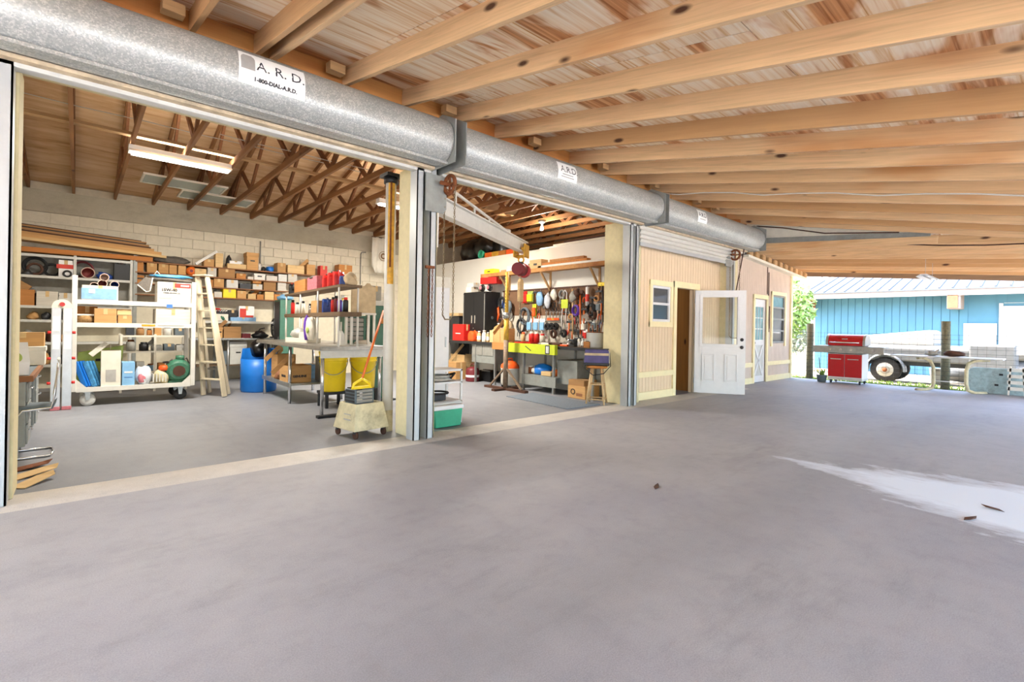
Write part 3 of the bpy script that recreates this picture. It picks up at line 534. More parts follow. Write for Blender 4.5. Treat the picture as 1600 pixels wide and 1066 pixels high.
def lump(mb, c, r, seed, k=.25, n=16, m_=10, flat=True):
    rd = random.Random(seed); ph = [rd.uniform(0,6) for _ in range(6)]
    def fn(p):
        g = 1+k*(math.sin(3*p.x+ph[0]+2*p.z)*.5+math.sin(5*p.y+ph[1])*.35+math.sin(7*p.z+4*p.x+ph[2])*.3+.3*math.sin(11*p.x+9*p.y+ph[3]))
        return g
    n0 = len(mb.v); mb.ball(c,r,n,m_,fn)
    if flat:
        zb = c[2]-r[2]*.8
        for i in range(n0,len(mb.v)):
            v = mb.v[i]
            if v[2] < zb: mb.v[i] = (v[0],v[1],zb)
    return mb
# ================================================================ LEFT BAY
# desk
dk = thing('steel_desk','grey steel pedestal desk with wood-edged top by the left post','desk',(-.68,7.05,0))
MB().box(-.38,.38,-.85,.85,.70,.745).build('desk_top',M('slate'),dk,bevel=.006); MB().box(.355,.385,-.86,.86,.695,.75).box(-.38,.385,-.865,-.845,.695,.75).build('wood_edge',M('shelf_wood'),dk,bevel=.004)
for y in (-.80,.38):
    pd = MB().box(-.34,.335,y,y+.42,.10,.70).build('pedestal',M('grey_enamel'),dk,bevel=.006)
    for k,(z0,z1) in enumerate(((.50,.68),(.31,.485),(.12,.295))):
        dw = MB().box(.335,.35,y+.02,y+.40,z0,z1).build('drawer',M('grey_enamel'),dk,bevel=.004); MB().tube([(.35,y+.13,z1-.06),(.372,y+.15,z1-.06),(.372,y+.27,z1-.06),(.35,y+.29,z1-.06)],.006,6).build('drawer_handle',M('chrome'),dw)
    MB().box(-.30,.29,y+.02,y+.06,0,.10).box(-.30,.29,y+.36,y+.40,0,.10).build('foot',M('steel'),dk)
MB().box(-.36,-.33,-.38,.38,.25,.70).build('modesty_panel',M('grey_enamel'),dk)
# sled-base chair
ch = thing('sled_chair','grey shell chair on a chrome sled frame beside the steel desk','chair',(-.30,6.36,0),R(180)); ch.scale = (.62,.8,1)
MB().prism([(-.22,.435),(.20,.45),(.23,.46),(.20,.475),(-.20,.462),(-.26,.50)],-.21,.21,'Y').build('seat',M('slate'),ch,bevel=.006)
MB().prism([(-.235,.56),(-.215,.56),(-.27,.86),(-.255,.90),(-.29,.89),(-.29,.84)],-.20,.20,'Y').build('backrest',M('light_grey'),ch,bevel=.008)
for s in (-1,1): MB().tube([(-.27,s*.215,.86),(-.23,s*.215,.52),(-.20,s*.215,.45),(.10,s*.215,.435),(.16,s*.225,.38),(.24,s*.235,.03),(.22,s*.235,.012),(-.20,s*.235,.012)],.011,8).build('frame_side',M('chrome'),ch)
MB().tube([(-.20,-.235,.012),(-.235,0,.012),(-.20,.235,.012)],.011,8).build('floor_bar',M('chrome'),ch)
# things on the desk
box_thing(-.62,7.35,.75,.34,.30,.20,'cardboard_white','white open carton at the far end of the steel desk','boxes on the steel desk',style='open')
box_thing(-.78,7.62,.75,.32,.28,.36,'lime_pack','green-labelled carton standing on the steel desk','boxes on the steel desk')
box_thing(-.78,7.62,1.112,.36,.30,.10,'pale_blue','flat blue and white box on top of the green carton','boxes on the steel desk')
box_thing(-.45,7.72,.95,.34,.18,.16,'cardboard','small brown carton lifted above the desk on a white tray','boxes on the steel desk'); box_thing(-.45,7.66,.75,.36,.24,.20,'off_white','white tray box under the small brown carton','boxes on the steel desk',cat='tray',style='lid')
pg = thing('seed_bag','upright white paper bag with green and red print on the desk','bag',(-.45,6.32,.748),.3)
MB().add([(x*w_,y*d,z) for z,w_,d in ((0,.11,.05),(.12,.115,.055),(.24,.11,.03),(.30,.11,.006)) for x,y in ((-1,-1),(1,-1),(1,1),(-1,1))],[(0,1,2,3)]+[(4*k+i,4*k+(i+1)%4,4*k+4+(i+1)%4,4*k+4+i) for k in range(3) for i in range(4)]+[(12,13,14,15)]).build('bag',M('white_clean'),pg); MB().ball((.02,-.05,.16),(.045,.008,.05)).build('leaf_print',M('lime_pack'),pg); MB().ball((-.03,-.056,.06),(.04,.008,.03)).build('red_print',M('orange_plastic'),pg)
for k,(x,y,w_,d,rz,lb) in enumerate(((-.245,5.55,.30,.16,.5,'torn cardboard strip lying on the floor inside the left post'),(-.235,5.27,.30,.13,.9,'second torn cardboard scrap nearest the sill'),(-.27,5.80,.24,.14,.2,'rust-brown cardboard scrap under the desk corner'))):
    single('cardboard_scrap',MB().add([(-w_/2,-d/2,0),(w_*.35,-d/2,.03),(w_/2,-d*.1,.05),(w_*.3,d/2,.02),(-w_/2,d*.4,0)]+[(-w_/2,-d/2,.006),(w_*.35,-d/2,.036),(w_/2,-d*.1,.056),(w_*.3,d/2,.026),(-w_/2,d*.4,.006)],[(4,3,2,1,0),(5,6,7,8,9)]+[(i,(i+1)%5,5+(i+1)%5,5+i) for i in range(5)]),M('cardboard_pale' if k<2 else 'rust'),lb,'cardboard',(x,y,.002),rz,'torn cardboard by the left post')
# folded articulated ladder
la = at(97,560,Y=9.28); ld = thing('folding_ladder','folded aluminium articulated ladder with red locks beside the cart','ladder',(la.x,9.28,0))
for s in (-1,1):
    x = s*.058
    MB().box(x-.05,x+.05,-.06,-.02,.05,1.43).build('rail',M('aluminium'),ld,bevel=.006); MB().box(x-.05,x+.05,.06,.10,.05,1.43).build('rail',M('aluminium'),ld,bevel=.006)
    MB().box(x-.052,x+.052,-.065,.105,0,.055).build('foot',M('pink_red'),ld,bevel=.01)
    for z in (.38,.72,1.08): MB().cyl((s*.105,-.04,z),(s*.145,-.04,z),.02,n=10).build('lock_knob',M('red_plastic'),ld)
    for z in (.3,.6,.9,1.2): MB().cyl((x,-.03,z),(x,.08,z),.016,n=8).build('rung',M('aluminium'),ld)
    for z in (.95,1.2): MB().box(x-.035,x+.035,-.064,-.058,z-.1,z+.1).build('warning_label',M('sticker'),ld)
poly = [(.11*math.cos(R(q)),1.42+.12*math.sin(R(q))) for q in range(0,181,15)]; MB().prism(poly,-.065,-.015,'Y').build('hinge_plate',M('off_white'),ld); MB().cyl((0,-.075,1.47),(0,-.06,1.47),.03,n=14).build('hinge_bolt',M('hoist_red'),ld)

# ---------------------------------------------------------------- steel cart
cl, cr = at(116,600,Y=9.45).x, at(302,597,Y=9.45).x; YF, YB = 9.45, 10.10
ct = thing('shelf_cart','cream steel shelf cart on casters loaded with boxes','cart',((cl+cr)/2,(YF+YB)/2,0)); X = (cr-cl)/2; D = (YB-YF)/2
for sx in (-1,1):
    for sy in (-1,1): MB().box(sx*X-.03,sx*X+.03,sy*D-.03,sy*D+.03,.22,1.90 if sy<0 else 1.72).build('upright',M('white_paint'),ct,bevel=.004)
for z,nm in ((.22,'deck'),(1.165,'shelf'),(1.50,'shelf')):
    MB().box(-X+.03,X-.03,-D-.02,-D+.02,z-.01,z+.055).box(-X+.03,X-.03,D-.02,D+.02,z-.01,z+.055).box(-X-.02,-X+.02,-D+.03,D-.03,z,z+.05).box(X-.02,X+.02,-D+.03,D-.03,z,z+.05).box(-X,X,-D,D,z+.025,z+.04).build(nm,M('white_paint'),ct)
for sx in (-1,1): MB().prism([(sx*(X-.03),.27),(sx*(X-.15),.27),(sx*(X-.03),.40)],-D-.015,-D-.005,'Y').build('gusset',M('white_paint'),ct)
for sx in (-1,1):
    for sy in (-1,1):
        x,y = sx*(X-.16),sy*(D-.04); cs = MB().prism([(x-.035,.21),(x+.035,.21),(x+.02,.09),(x-.02,.09)],y-.035,y-.028,'Y').prism([(x-.035,.21),(x+.035,.21),(x+.02,.09),(x-.02,.09)],y+.028,y+.035,'Y').box(x-.05,x+.05,y-.05,y+.05,.205,.215).build('caster_fork',M('steel'),ct)
        MB().lathe([(.0,-.024),(.05,-.024),(.088,-.02),(.092,0),(.088,.02),(.05,.024),(0,.024)],(x,y,.092),20,'Y').build('caster_wheel',M('light_grey' if sx<0 else 'black_rubber'),ct)
for px,mt,nm in ((266,'print_blue','tape_tab'),): MB().box(.36,.44,-D-.023,-D-.019,1.47,1.53).build(nm,M(mt),ct)
MB().box(.05,.22,-D-.023,-D-.019,1.175,1.205).build('warning_strip',M('hoist_yellow'),ct); MB().box(.25,.60,-D-.023,-D-.019,1.185,1.198).build('stencil',M('print_grey'),ct)
Z1,Z2,Z3 = .26,1.205,1.54
CG = 'goods loaded on the steel cart'
def cc(*a, **k): k.setdefault('group',CG); return carton(*a, **k)
o = cc(127,184,441,9.44,Z3,.36,'cardboard_white','long white carton with pale blue print on the cart top shelf'); MB().box(-.21,.19,-.184,-.18,.025,.185).build('blue_panel',M('pale_blue'),o); MB().box(-.13,-.06,-.187,-.184,.11,.17).build('print_mark',M('light_grey'),o)
for k,(px,py,r,mt) in enumerate(((162,428,.055,'pvc'),(159,438,.058,'pipe_red'),(178,440,.055,'dark_blue'),(146,441,.05,'brown_dark'))):
    c = at(px,py,Y=9.5); lb = ['pinkish pipe offcut on top of the pair over the blue-printed carton','red-lined pipe offcut resting on the blue-printed carton','dark-lined pipe offcut at the right on the blue-printed carton','brown pipe offcut at the left on the blue-printed carton'][k]
    pp = thing('pipe_offcut',lb,'pipe',(c.x,9.62,c.z),0,'pipe offcuts on the cart'); MB().lathe([(r,-.14),(r,.14),(r*.86,.14),(r*.86,-.14),(r,-.14)],n=18,axis='Y').build('pipe',M('pvc'),pp); MB().lathe([(r*.85,-.135),(r*.85,.13),(0,.13)],n=18,axis='Y').build('pipe_lining',M(mt),pp)
o = cc(245,298,437,9.44,Z3,.34,'cardboard_white','white motor oil carton with red banner on the cart top shelf'); xw = (at(298,437,Y=9.44).x-at(245,437,Y=9.44).x)/2; hh = at(271,437,Y=9.44).z-Z3
MB().box(.0,xw-.01,-.173,-.17,hh*.76,hh*.96).build('red_banner',M('print_red'),o); MB().box(.08,xw-.03,-.175,-.173,hh*.82,hh*.89).build('print_line',M('white_clean'),o); face_text(o,'15W-40',.062,(-.07,-.172,hh*.63),bold=.003); face_text(o,'DIESEL ENGINE OIL',.026,(-.035,-.172,hh*.49),bold=.001); MB().box(-xw+.02,-.04,-.172,-.17,hh*.22,hh*.30).build('print_bar',M('print_grey'),o)
# tarp heap over the oil carton
c = at(262,432,Y=9.5); tp = thing('tarp','grey and blue folded tarp slumped over the oil carton','tarp',(c.x,9.60,Z3+hh+.003),0)
lump(MB(),(.04,0,.035),(.33,.15,.035),3,.12).build('tarp_fold',M('tarp_grey'),tp); lump(MB(),(.06,.0,.095),(.28,.12,.035),5,.22).build('blue_fold',M('tarp_blue'),tp); MB().add([(-.22,-.15,.03),(-.30,-.165,.05),(-.40,-.17,-.07),(-.28,-.18,-.17),(-.23,-.175,-.16),(-.22,-.14,.04),(-.30,-.15,.06),(-.40,-.155,-.06),(-.28,-.165,-.16),(-.23,-.16,-.15)],[(0,1,2,3,4),(9,8,7,6,5)]+[(i,(i+1)%5,5+(i+1)%5,5+i) for i in range(5)]).build('hanging_corner',M('tarp_grey'),tp); MB().tube([(-.21,-.17,.05),(-.24,-.185,-.16),(-.29,-.19,-.175),(-.40,-.18,-.07)],.008,6).build('white_hem',M('off_white'),tp); MB().tube([(-.19,-.1,.10),(-.15,-.12,.16),(-.11,-.1,.11)],.008,6).build('cord_loop',M('off_white'),tp)
bp = thing('burlap_bundle','burlap wrapped bundle with pale lid on the cart middle shelf','bundle',(at(134,490,Y=9.5).x,9.60,Z2),0); lump(MB(),(0,0,.065),(.12,.13,.08),8,.08).build('bundle',M('burlap'),bp); MB().box(-.11,.11,-.1,.1,.115,.14).build('lid',M('off_white'),bp,bevel=.006)
box_thing(at(136,476,Y=9.8).x,9.86,Z2,.24,.18,.26,'cardboard_orange','orange carton behind the burlap bundle on the cart',CG)
cc(147,182,477,9.44,Z2,.34,'cardboard','large brown carton in the middle of the cart shelf'); cc(184,206,488,9.46,Z2,.24,'cardboard','low brown carton under a creased one on the cart shelf'); z_ = at(195,488,Y=9.46).z
box_thing(at(194,482,Y=9.46).x,9.58,z_+.006,.17,.2,.09,'cardboard_pale','creased pale carton on the low carton on the cart',CG)
cc(243,297,479,9.44,Z2,.40,'cardboard_white','wide dusty white carton on the right of the cart middle shelf')
# deck load
def lean_panel(name,label,cat,px0,px1,pyt,pyb,y0,lean,th,mat,group=CG):
    a,b = at(px0,pyb,Y=y0).x, at(px1,pyb,Y=y0).x; h = at((px0+px1)/2,pyt,Y=y0).z-Z1
    o = thing(name,label,cat,((a+b)/2,y0,Z1+.004),0,group); return o,(b-a)/2,h
gp = thing('lime_package','big lime-green printed package leaning inside the cart','package',(at(158,590,Y=9.9).x,9.92,Z1+.006)); m_ = MB().prism([(-.30,0),(.24,0),(.28,.60),(-.26,.50)],-.05,.05,'Y').build('wrapper',M('lime_pack'),gp,bevel=.012); MB().prism([(-.10,.18),(.06,.10),(.07,.16),(-.09,.24)],-.054,-.049,'Y').prism([(-.06,.36),(.10,.36),(.10,.40),(-.06,.40)],-.054,-.049,'Y').build('black_print',M('ink'),gp)
for k,(px,dx,mt,lb) in enumerate(((140,0,'blue_plastic','bright blue foam bundle leaning at the left of the cart deck'),(155,.0,'tarp_blue','plastic-wrapped blue foam bundle beside the bright blue one'))):
    c = at(px,596,Y=9.52); o = thing('foam_bundle',lb,'bundle',(c.x,9.58,Z1+.003),0,CG)
    for j in range(3): MB().bar((-.035+j*.036,-.05+.03*j,.012),(-.15+j*.036,.02+.04*j,.38),.032,.07).build('foam_strip',M(mt),o,bevel=.010)
o = cc(159,190,543,9.46,Z1,.26,'off_white','tall open white carton standing on the cart deck',style='open'); MB().box(-.06,.06,-.133,-.13,.08,.26).build('data_label',M('print_grey'),o)
o = cc(192,212,561,9.46,Z1,.24,'blue_light','small blue carton on the cart deck'); MB().box(-.05,.05,-.123,-.12,.20,.225).build('print_line',M('white_clean'),o); MB().box(-.05,.05,-.123,-.12,.13,.14).build('print_line',M('print_blue'),o)
bgc = thing('plastic_bag','clear plastic bag of red parts on the cart deck','bag',(at(226,594,Y=9.6).x,9.66,Z1)); lump(MB(),(0,0,.13),(.11,.14,.17),11,.18).build('bag',M('clear_bag'),bgc); lump(MB(),(-.03,-.10,.10),(.05,.05,.08),12,.2).build('red_part',M('pink_red'),bgc)
pm = thing('water_pump','green cast pump with cream engine and orange cap on the cart','pump',(at(268,594,Y=9.6).x,9.66,Z1))
MB().lathe([(0,-.14),(.10,-.14),(.17,-.10),(.19,0),(.17,.10),(.10,.14),(0,.14)],(.10,0,.20),20,'Y').cyl((.10,-.17,.20),(.10,-.13,.20),.13,n=20).box(-.03,.25,-.1,.1,0,.04).build('pump_casing',M('pump_green'),pm); MB().cyl((.10,-.185,.20),(.10,-.165,.20),.085,n=18).build('pump_mouth',M('brown_dark'),pm); MB().cyl((.13,0,.36),(.13,0,.44),.06,n=14).build('outlet',M('pump_green'),pm)
lump(MB(),(-.13,-.02,.10),(.12,.12,.12),14,.15).build('engine_block',M('dirty_cream'),pm)
for k in range(5): MB().box(-.24+k*.04,-.225+k*.04,-.15,.08,.04,.16).build('cooling_fin',M('light_grey'),pm)
MB().lathe([(0,.0),(.07,.0),(.075,.05),(.05,.08),(0,.085)],(-.09,-.05,.21),14).build('orange_cap',M('orange_plastic'),pm); MB().tube([(-.05,0,.30),(.02,-.02,.38),(.12,-.04,.34),(.22,0,.40),(.26,.02,.30)],.014,6).build('hose',M('tarp_grey'),pm); MB().torus((.03,.05,.33),.12,.012,'Z',20,6).build('coil',M('black'),pm)

# wooden stepladder
sl_ = thing('step_ladder','pale wooden stepladder folded upright beside the cart','ladder',(0,0,0)); F = [Vector((1.86,9.36,0)),Vector((1.62,9.74,0))]; T0 = [Vector((1.63,9.66,2.03)),Vector((1.52,9.84,2.03))]; Bk = [Vector((1.98,9.62,0)),Vector((1.76,10.0,0))]; B0 = [Vector((1.66,9.72,1.98)),Vector((1.56,9.90,1.98))]
ax_ = (F[1]-F[0]).normalized()
for a,b in zip(F,T0): MB().bar(a+Vector((0,0,.012)),b,.03,.075,up=tuple(ax_.cross(Vector((0,0,1))))).build('front_rail',M('ladder_wood'),sl_)
for a,b in zip(Bk,B0): MB().bar(a+Vector((0,0,.012)),b,.025,.05,up=tuple(ax_.cross(Vector((0,0,1))))).build('rear_rail',M('ladder_wood'),sl_)
for k in range(1,7): q=k/7; MB().bar(F[0].lerp(T0[0],q),F[1].lerp(T0[1],q),.09,.02).build('step',M('ladder_wood'),sl_)
for k in (1,3): q=k/4.5; MB().bar(Bk[0].lerp(B0[0],q),Bk[1].lerp(B0[1],q),.02,.03).build('rear_brace',M('steel'),sl_)
MB().bar(T0[0]+Vector((.02,-.03,.02)),T0[1]+Vector((0,.03,.02)),.16,.022).build('top_cap',M('ladder_wood'),sl_)
# ================================================================ BACK WALL SHELVES
YS = 11.92
xl, xr_ = at(26,430,Y=YS).x, at(204,430,Y=YS).x
su = thing('steel_shelf_unit','grey steel shelf unit with pipe coils against the left of the back wall','shelf unit',((xl+xr_)/2,12.08,0)); X=(xr_-xl)/2
for x in (-X-.30,-X*.05,X): MB().box(x-.02,x+.02,-.17,-.13,0,2.42 if x>-X else 2.38).box(x-.02,x+.02,.12,.16,0,2.40).build('upright',M('light_grey'),su)
for z in (.45,.85,1.245,1.49,2.02,2.39): MB().box(-X-.32,X+.02,-.17,.17,z-.015,z).box(-X-.32,X+.02,-.175,-.165,z-.04,z+.005).build('shelf',M('light_grey'),su)
MB().box(-X-.32,X,.165,.175,1.5,2.4).build('back_sheet',M('drawer_grey'),su)
SG = 'things on the steel shelf unit'
def ring(px,py,rpx,z,label,mat,rr,inner=None,name='hose_coil'):
    c = at(px,py,Y=12.0); Rr = rpx/FPX*8.6*1.02
    o = thing(name,label,'coil',(c.x,12.05,z),0,SG)
    MB().torus((0,0,Rr+rr),Rr,rr,'Y',28,8).torus((.005,.035,Rr+rr),Rr*.93,rr,'Y',28,8).build('outer_turn',M(mat),o)
    if inner: MB().torus((0,-.01,Rr*.8),Rr*.62,rr,'Y',24,8).build('inner_turn',M(inner),o)
    return o
ring(53,410,13,2.021,'big black hose coil at the left of the upper steel shelf','black_rubber',.022,'brown_dark'); ring(79,414,9,2.021,'smaller black hose ring beside the big coil','black_rubber',.018)
ring(128,412,13,2.021,'large dark pipe ring at the middle of the upper steel shelf','maroon',.014); c = at(136,416,Y=11.9); o = thing('pipe_offcut','short wide red-lined pipe standing in the large ring','pipe',(c.x,11.98,2.021+.10),0,SG); MB().lathe([(.10,-.10),(.10,.12),(.088,.12),(.088,-.10),(.10,-.10)],n=20,axis='Y').build('pipe',M('pvc'),o); MB().lathe([(.087,-.09),(.087,.11),(0,.11)],n=20,axis='Y').build('pipe_lining',M('pipe_red'),o)
o = carton(90,113,401,11.93,2.02,.25,'white_clean','red and white carton between the hose rings',SG); MB().box(-.125,.125,-.128,-.124,.15,.225).build('red_band',M('print_red'),o); MB().torus((.02,-.15,.06),.05,.016,'Y',16,6).build('hose_end',M('black'),o)
carton(177,201,408,11.93,2.02,.25,'black','black crate at the right end of the upper steel shelf',SG,cat='crate',style='tray',name='crate'); lump(MB(),(0,0,.06),(.13,.09,.075),21,.25).build('blue_bundle',M('dark_blue'),None,(at(162,428,Y=11.95).x,12.0,2.02)); tag(bpy.data.objects['blue_bundle'],'dark blue plastic bundle next to the black crate','bundle',SG)
carton(27,53,446,11.93,1.49,.28,'cardboard_orange','orange-brown open box at the left of the lower steel shelf',SG,style='tray'); carton(56,90,449,11.93,1.49,.28,'cardboard_white','long pale fluorescent lamp carton on the lower steel shelf',SG); carton(91,112,452,11.93,1.49,.28,'light_grey','grey perforated box behind the folded ladder',SG)
o = thing('tilted_carton','brown carton tilted on edge above the orange-brown box','box',(at(33,446,Y=11.95).x,12.05,1.72),0,SG); MB().cbox((0,0,.10),(.20,.18,.15),0,.6).build('body',M('cardboard_dark'),o,bevel=.005); MB().cyl((.0,-.06,.28),(.10,-.10,.36),.055,n=14).build('pipe_elbow',M('dark_metal'),o)
for k,(px,z,mt) in enumerate(((62,1.70,'black'),(92,1.70,'black'))): single('hose_bundle',lump(MB(),(0,0,.03),(.07,.06,.04),30+k,.25),M(mt),['black hose bundle on the lamp carton','black hose bundle on the perforated box'][k],'hose',(at(px,446,Y=12).x,12.0,1.655),0,SG)
carton(120,152,508,11.93,1.245,.25,'dirty_cream','pale jug-like carton behind the cart uprights',SG); carton(157,168,511,11.93,1.245,.2,'white_paint','small printed white box behind the cart',SG); carton(172,190,508,11.93,1.245,.2,'pink_red','pink box behind the cart shelf',SG)
# stacked boards and flattened cardboard above the unit
sb = thing('board_stack','long boards carrying flattened cardboard over the steel shelf unit','lumber',(0,12.05,2.42)); a0,a1 = -1.14,at(236,395,Y=12.0).x
MB().box(a0,a1,-.17,-.10,.002,.085).build('front_board',M('beam_orange'),sb); MB().box(a0,a1-.25,-.09,.16,.002,.06).build('wide_board',M('plank_wood'),sb)
fc = thing('flattened_cardboard','stack of flattened brown cartons on the boards above the shelf unit','cardboard',(0,12.05,2.51)); zz=0
for k,(e,th,mt,tilt) in enumerate(((1.30,.05,'cardboard_pale',0),(1.22,.06,'cardboard',.01),(1.10,.05,'cardboard',.02),(1.05,.03,'brown_dark',.02),(1.02,.04,'cardboard_dark',.03),(.95,.022,'black',.03),(.98,.03,'cardboard_dark',.03),(.90,.02,'brown_dark',.03))):
    m_ = MB().box(-1.14,e,-.20+.004*k,.15,zz,zz+th-.004); n_ = len(m_.v)
    m_.v = [(x,y,z+(e-x)*.055) for x,y,z in m_.v]; m_.build('cardboard_sheet',M(mt),fc); zz += th
# timber wall shelves
ws = thing('timber_shelves','four long brown timber shelves on the back wall','shelf unit',(0,12.1,0)); x0 = at(210,405,Y=YS).x
SHZ = [2.42,2.21,1.995,1.78]; ends = [at(536,430,Y=YS).x,at(470,437,Y=YS).x,at(450,450,Y=YS).x,at(440,465,Y=YS).x]
for z,e in zip(SHZ,ends): MB().box(x0,e,-.20,.17,z-.022,z).build('shelf_board',M('shelf_wood'),ws)
for x in (x0+.03,(x0+ends[2])/2,ends[2]-.2): MB().box(x-.02,x+.02,.13,.17,0,2.40).box(x-.015,x+.015,-.17,-.14,1.75,1.78).build('upright',M('grey_enamel'),ws)
MB().box(x0-.03,x0+.03,-.19,-.13,0,2.52).build('end_post',M('grey_enamel'),ws)
RN = ['on top of the highest timber shelf','on the second timber shelf','on the third timber shelf','on the lowest timber shelf']
ORD = ['first','second','third','fourth','fifth','sixth','seventh','eighth','ninth','tenth','eleventh','twelfth','thirteenth','fourteenth','fifteenth']
rows = [
 [(317,333,401,'cardboard','closed'),(335,347,392,'cardboard_pale','closed'),(354,383,409,'cardboard_pale','tray'),(384,402,392,'cardboard','lid'),(432,445,408,'cardboard','closed'),(448,474,412,'cardboard_pale','closed'),(478,491,411,'cardboard','open'),(499,510,413,'print_red','closed'),(528,549,412,'cardboard_orange','closed')],
 [(213,223,405,'cardboard_orange','closed'),(228,244,406,'cardboard','closed'),(246,262,407,'cardboard','closed'),(263,275,410,'cardboard','closed'),(277,289,411,'cardboard','closed'),(303,321,416,'cardboard_pale','closed'),(323,337,414,'cardboard_white','closed'),(340,366,416,'cardboard_dark','closed'),(368,383,424,'cardboard_orange','closed'),(386,395,429,'cardboard_white','closed'),(396,413,425,'white_paint','lid'),(415,432,428,'cardboard_white','tray'),(434,447,426,'light_grey','tray'),(449,463,424,'cardboard_white','closed')],
 [(213,223,426,'cardboard_orange','lid'),(326,332,433,'cardboard_orange','closed'),(333,349,432,'cardboard','closed'),(353,371,434,'light_grey','closed'),(374,391,440,'dark_metal','tray'),(394,409,441,'cardboard_white','closed'),(411,430,438,'cardboard_dark','open'),(433,446,439,'cardboard_white','tray')],
 [(328,333,454,'cardboard','closed'),(334,346,452,'cardboard_white','closed'),(348,368,448,'yellow_plastic','closed'),(370,384,451,'cardboard','closed'),(387,399,456,'cardboard_pale','open'),(401,411,457,'cardboard_orange','open'),(413,427,453,'cardboard_pale','tray'),(428,437,457,'cardboard_orange','tray')]]
CN = {'cardboard':'brown','cardboard_pale':'pale brown','cardboard_orange':'orange-brown','cardboard_white':'whitish','cardboard_dark':'dark brown','white_paint':'white','light_grey':'grey','dark_metal':'dark grey','yellow_plastic':'yellow and white','print_red':'red-topped'}; SN = {'closed':'closed box','open':'open box','lid':'lidded box','tray':'parts tray'}
for r,row in enumerate(rows):
    for k,(a,b,t_,mt,st) in enumerate(row): carton(a,b,t_,YS+.01,SHZ[r],.27 if b-a>12 else .2,mt,f'{CN[mt]} {SN[st]} {RN[r]}, {ORD[k]} from the left','boxes on the timber wall shelves',style=st)
o = box_thing(at(368,406,Y=YS).x,12.06,2.52,.24,.16,.07,'white_clean','flat white box lying in the pale tray on the highest shelf','boxes on the timber wall shelves')
carton(394,407,435,YS+.02,2.13,.16,'cardboard_orange','small orange-brown box stacked on the whitish box of the third shelf','boxes on the timber wall shelves')
wf_ = [ ('blue_bag','blue plastic bag on the highest shelf',424,2.42,(.08,.08,.075),'blue_plastic',40),('white_rag','white crumpled rag on the highest shelf',406,2.42,(.06,.07,.10),'white_paint',41),('black_tool','black tool on the highest shelf beside the blue bag',413,2.42,(.05,.06,.06),'black',42),('dark_bundle','dark wire bundle behind the pale tray on the highest shelf',358,2.42,(.06,.06,.15),'black',43),('rag_heap','grey heap of rags at the left of the highest shelf',266,2.42,(.34,.13,.09),'tarp_grey',44),('metal_part','rusty metal part on the highest shelf near the rags',246,2.42,(.06,.06,.06),'rust',45)]
for nm,lb,px,z,r,mt,sd in wf_: single(nm,lump(MB(),(0,0,r[2]*.8),r,sd,.28),M(mt),lb,'bundle',(at(px,405,Y=YS).x,12.08,z),0,'loose things on the timber shelves')
sp_ = thing('reel','orange reel on the second timber shelf','reel',(at(298,418,Y=YS).x,12.0,2.211),0); MB().lathe([(0,-.06),(.09,-.06),(.09,-.05),(.05,-.05),(.05,.05),(.09,.05),(.09,.06),(0,.06)],(0,0,.09),18,'Y').build('spool',M('orange_pole'),sp_); MB().cyl((0,-.064,.09),(0,-.059,.09),.03,n=12).build('hub',M('maroon'),sp_)
fx = thing('lamp_fixture','white strip lamp leaning on the boxes of the highest shelf','lamp',(0,11.94,0)); a,b = at(304,407,Y=11.94),at(337,389,Y=11.94); MB().bar((a.x,0,2.45),(b.x,0,b.z),.05,.05).build('housing',M('white_clean'),fx,bevel=.006); MB().bar((a.x+.02,-.028,2.462),(b.x-.02,-.028,b.z-.012),.01,.02).build('reflector',M('off_white'),fx)
for px,pt,zb,lb in ((405,375,2.42,'thin grey conduit rising on the block wall above the shelves'),(562,395,2.3,'thin conduit near the flag in the back corner')): c = at(px,pt,Y=12.26); single('conduit',MB().cyl((0,0,0),(0,0,c.z-zb),.014,n=8).tube([(0,0,c.z-zb),(.03,0,c.z-zb+.05),(.14,0,c.z-zb+.06)] if px>500 else [(0,0,c.z-zb),(0,.01,c.z-zb+.02)],.014,8),M('drawer_grey'),lb,'pipe',(c.x,12.27,zb))
# lower metal shelf and bench
lb_ = thing('back_bench','grey steel bench with a raised shelf under the timber shelves','bench',(0,12.0,0)); bx0,bx1 = at(300,523,Y=11.75).x,at(446,523,Y=11.75).x
MB().box(bx0,bx1,-.32,.28,.885,.92).build('bench_top',M('steel'),lb_,bevel=.004); MB().box(bx0,bx1-.15,-.02,.28,1.255,1.28).box(bx0,bx1-.15,-.03,-.02,1.235,1.285).build('raised_shelf',M('light_grey'),lb_); MB().box(bx0+.1,bx1-.1,-.2,.28,.33,.355).build('lower_shelf',M('bench_wood'),lb_)
for x in (bx0+.05,(bx0+bx1)/2-.25,bx1-.06): MB().cyl((x,-.28,0),(x,-.28,.885),.02,n=10).cyl((x,.22,0),(x,.22,1.255),.02,n=10).build('leg',M('steel'),lb_)
BG = 'things on the back bench'
def bc(px0,px1,pt,zb,mt,lb,st='closed',d=.25,y=11.98): return carton(px0,px1,pt,y,zb,d,mt,lb,BG,style=st)
o = bc(373,397,475,1.36,'white_clean','red and white carton standing on the long pale box'); MB().box(-.135,-.01,-.128,-.124,.01,.20).build('red_half',M('print_red'),o); MB().box(-.01,.135,-.128,-.124,.01,.055).build('red_stripe',M('print_red'),o)
bc(360,400,492,1.28,'pale_blue','long pale box on the raised steel shelf'); bc(356,371,481,1.36,'black','black case beside the red and white carton')
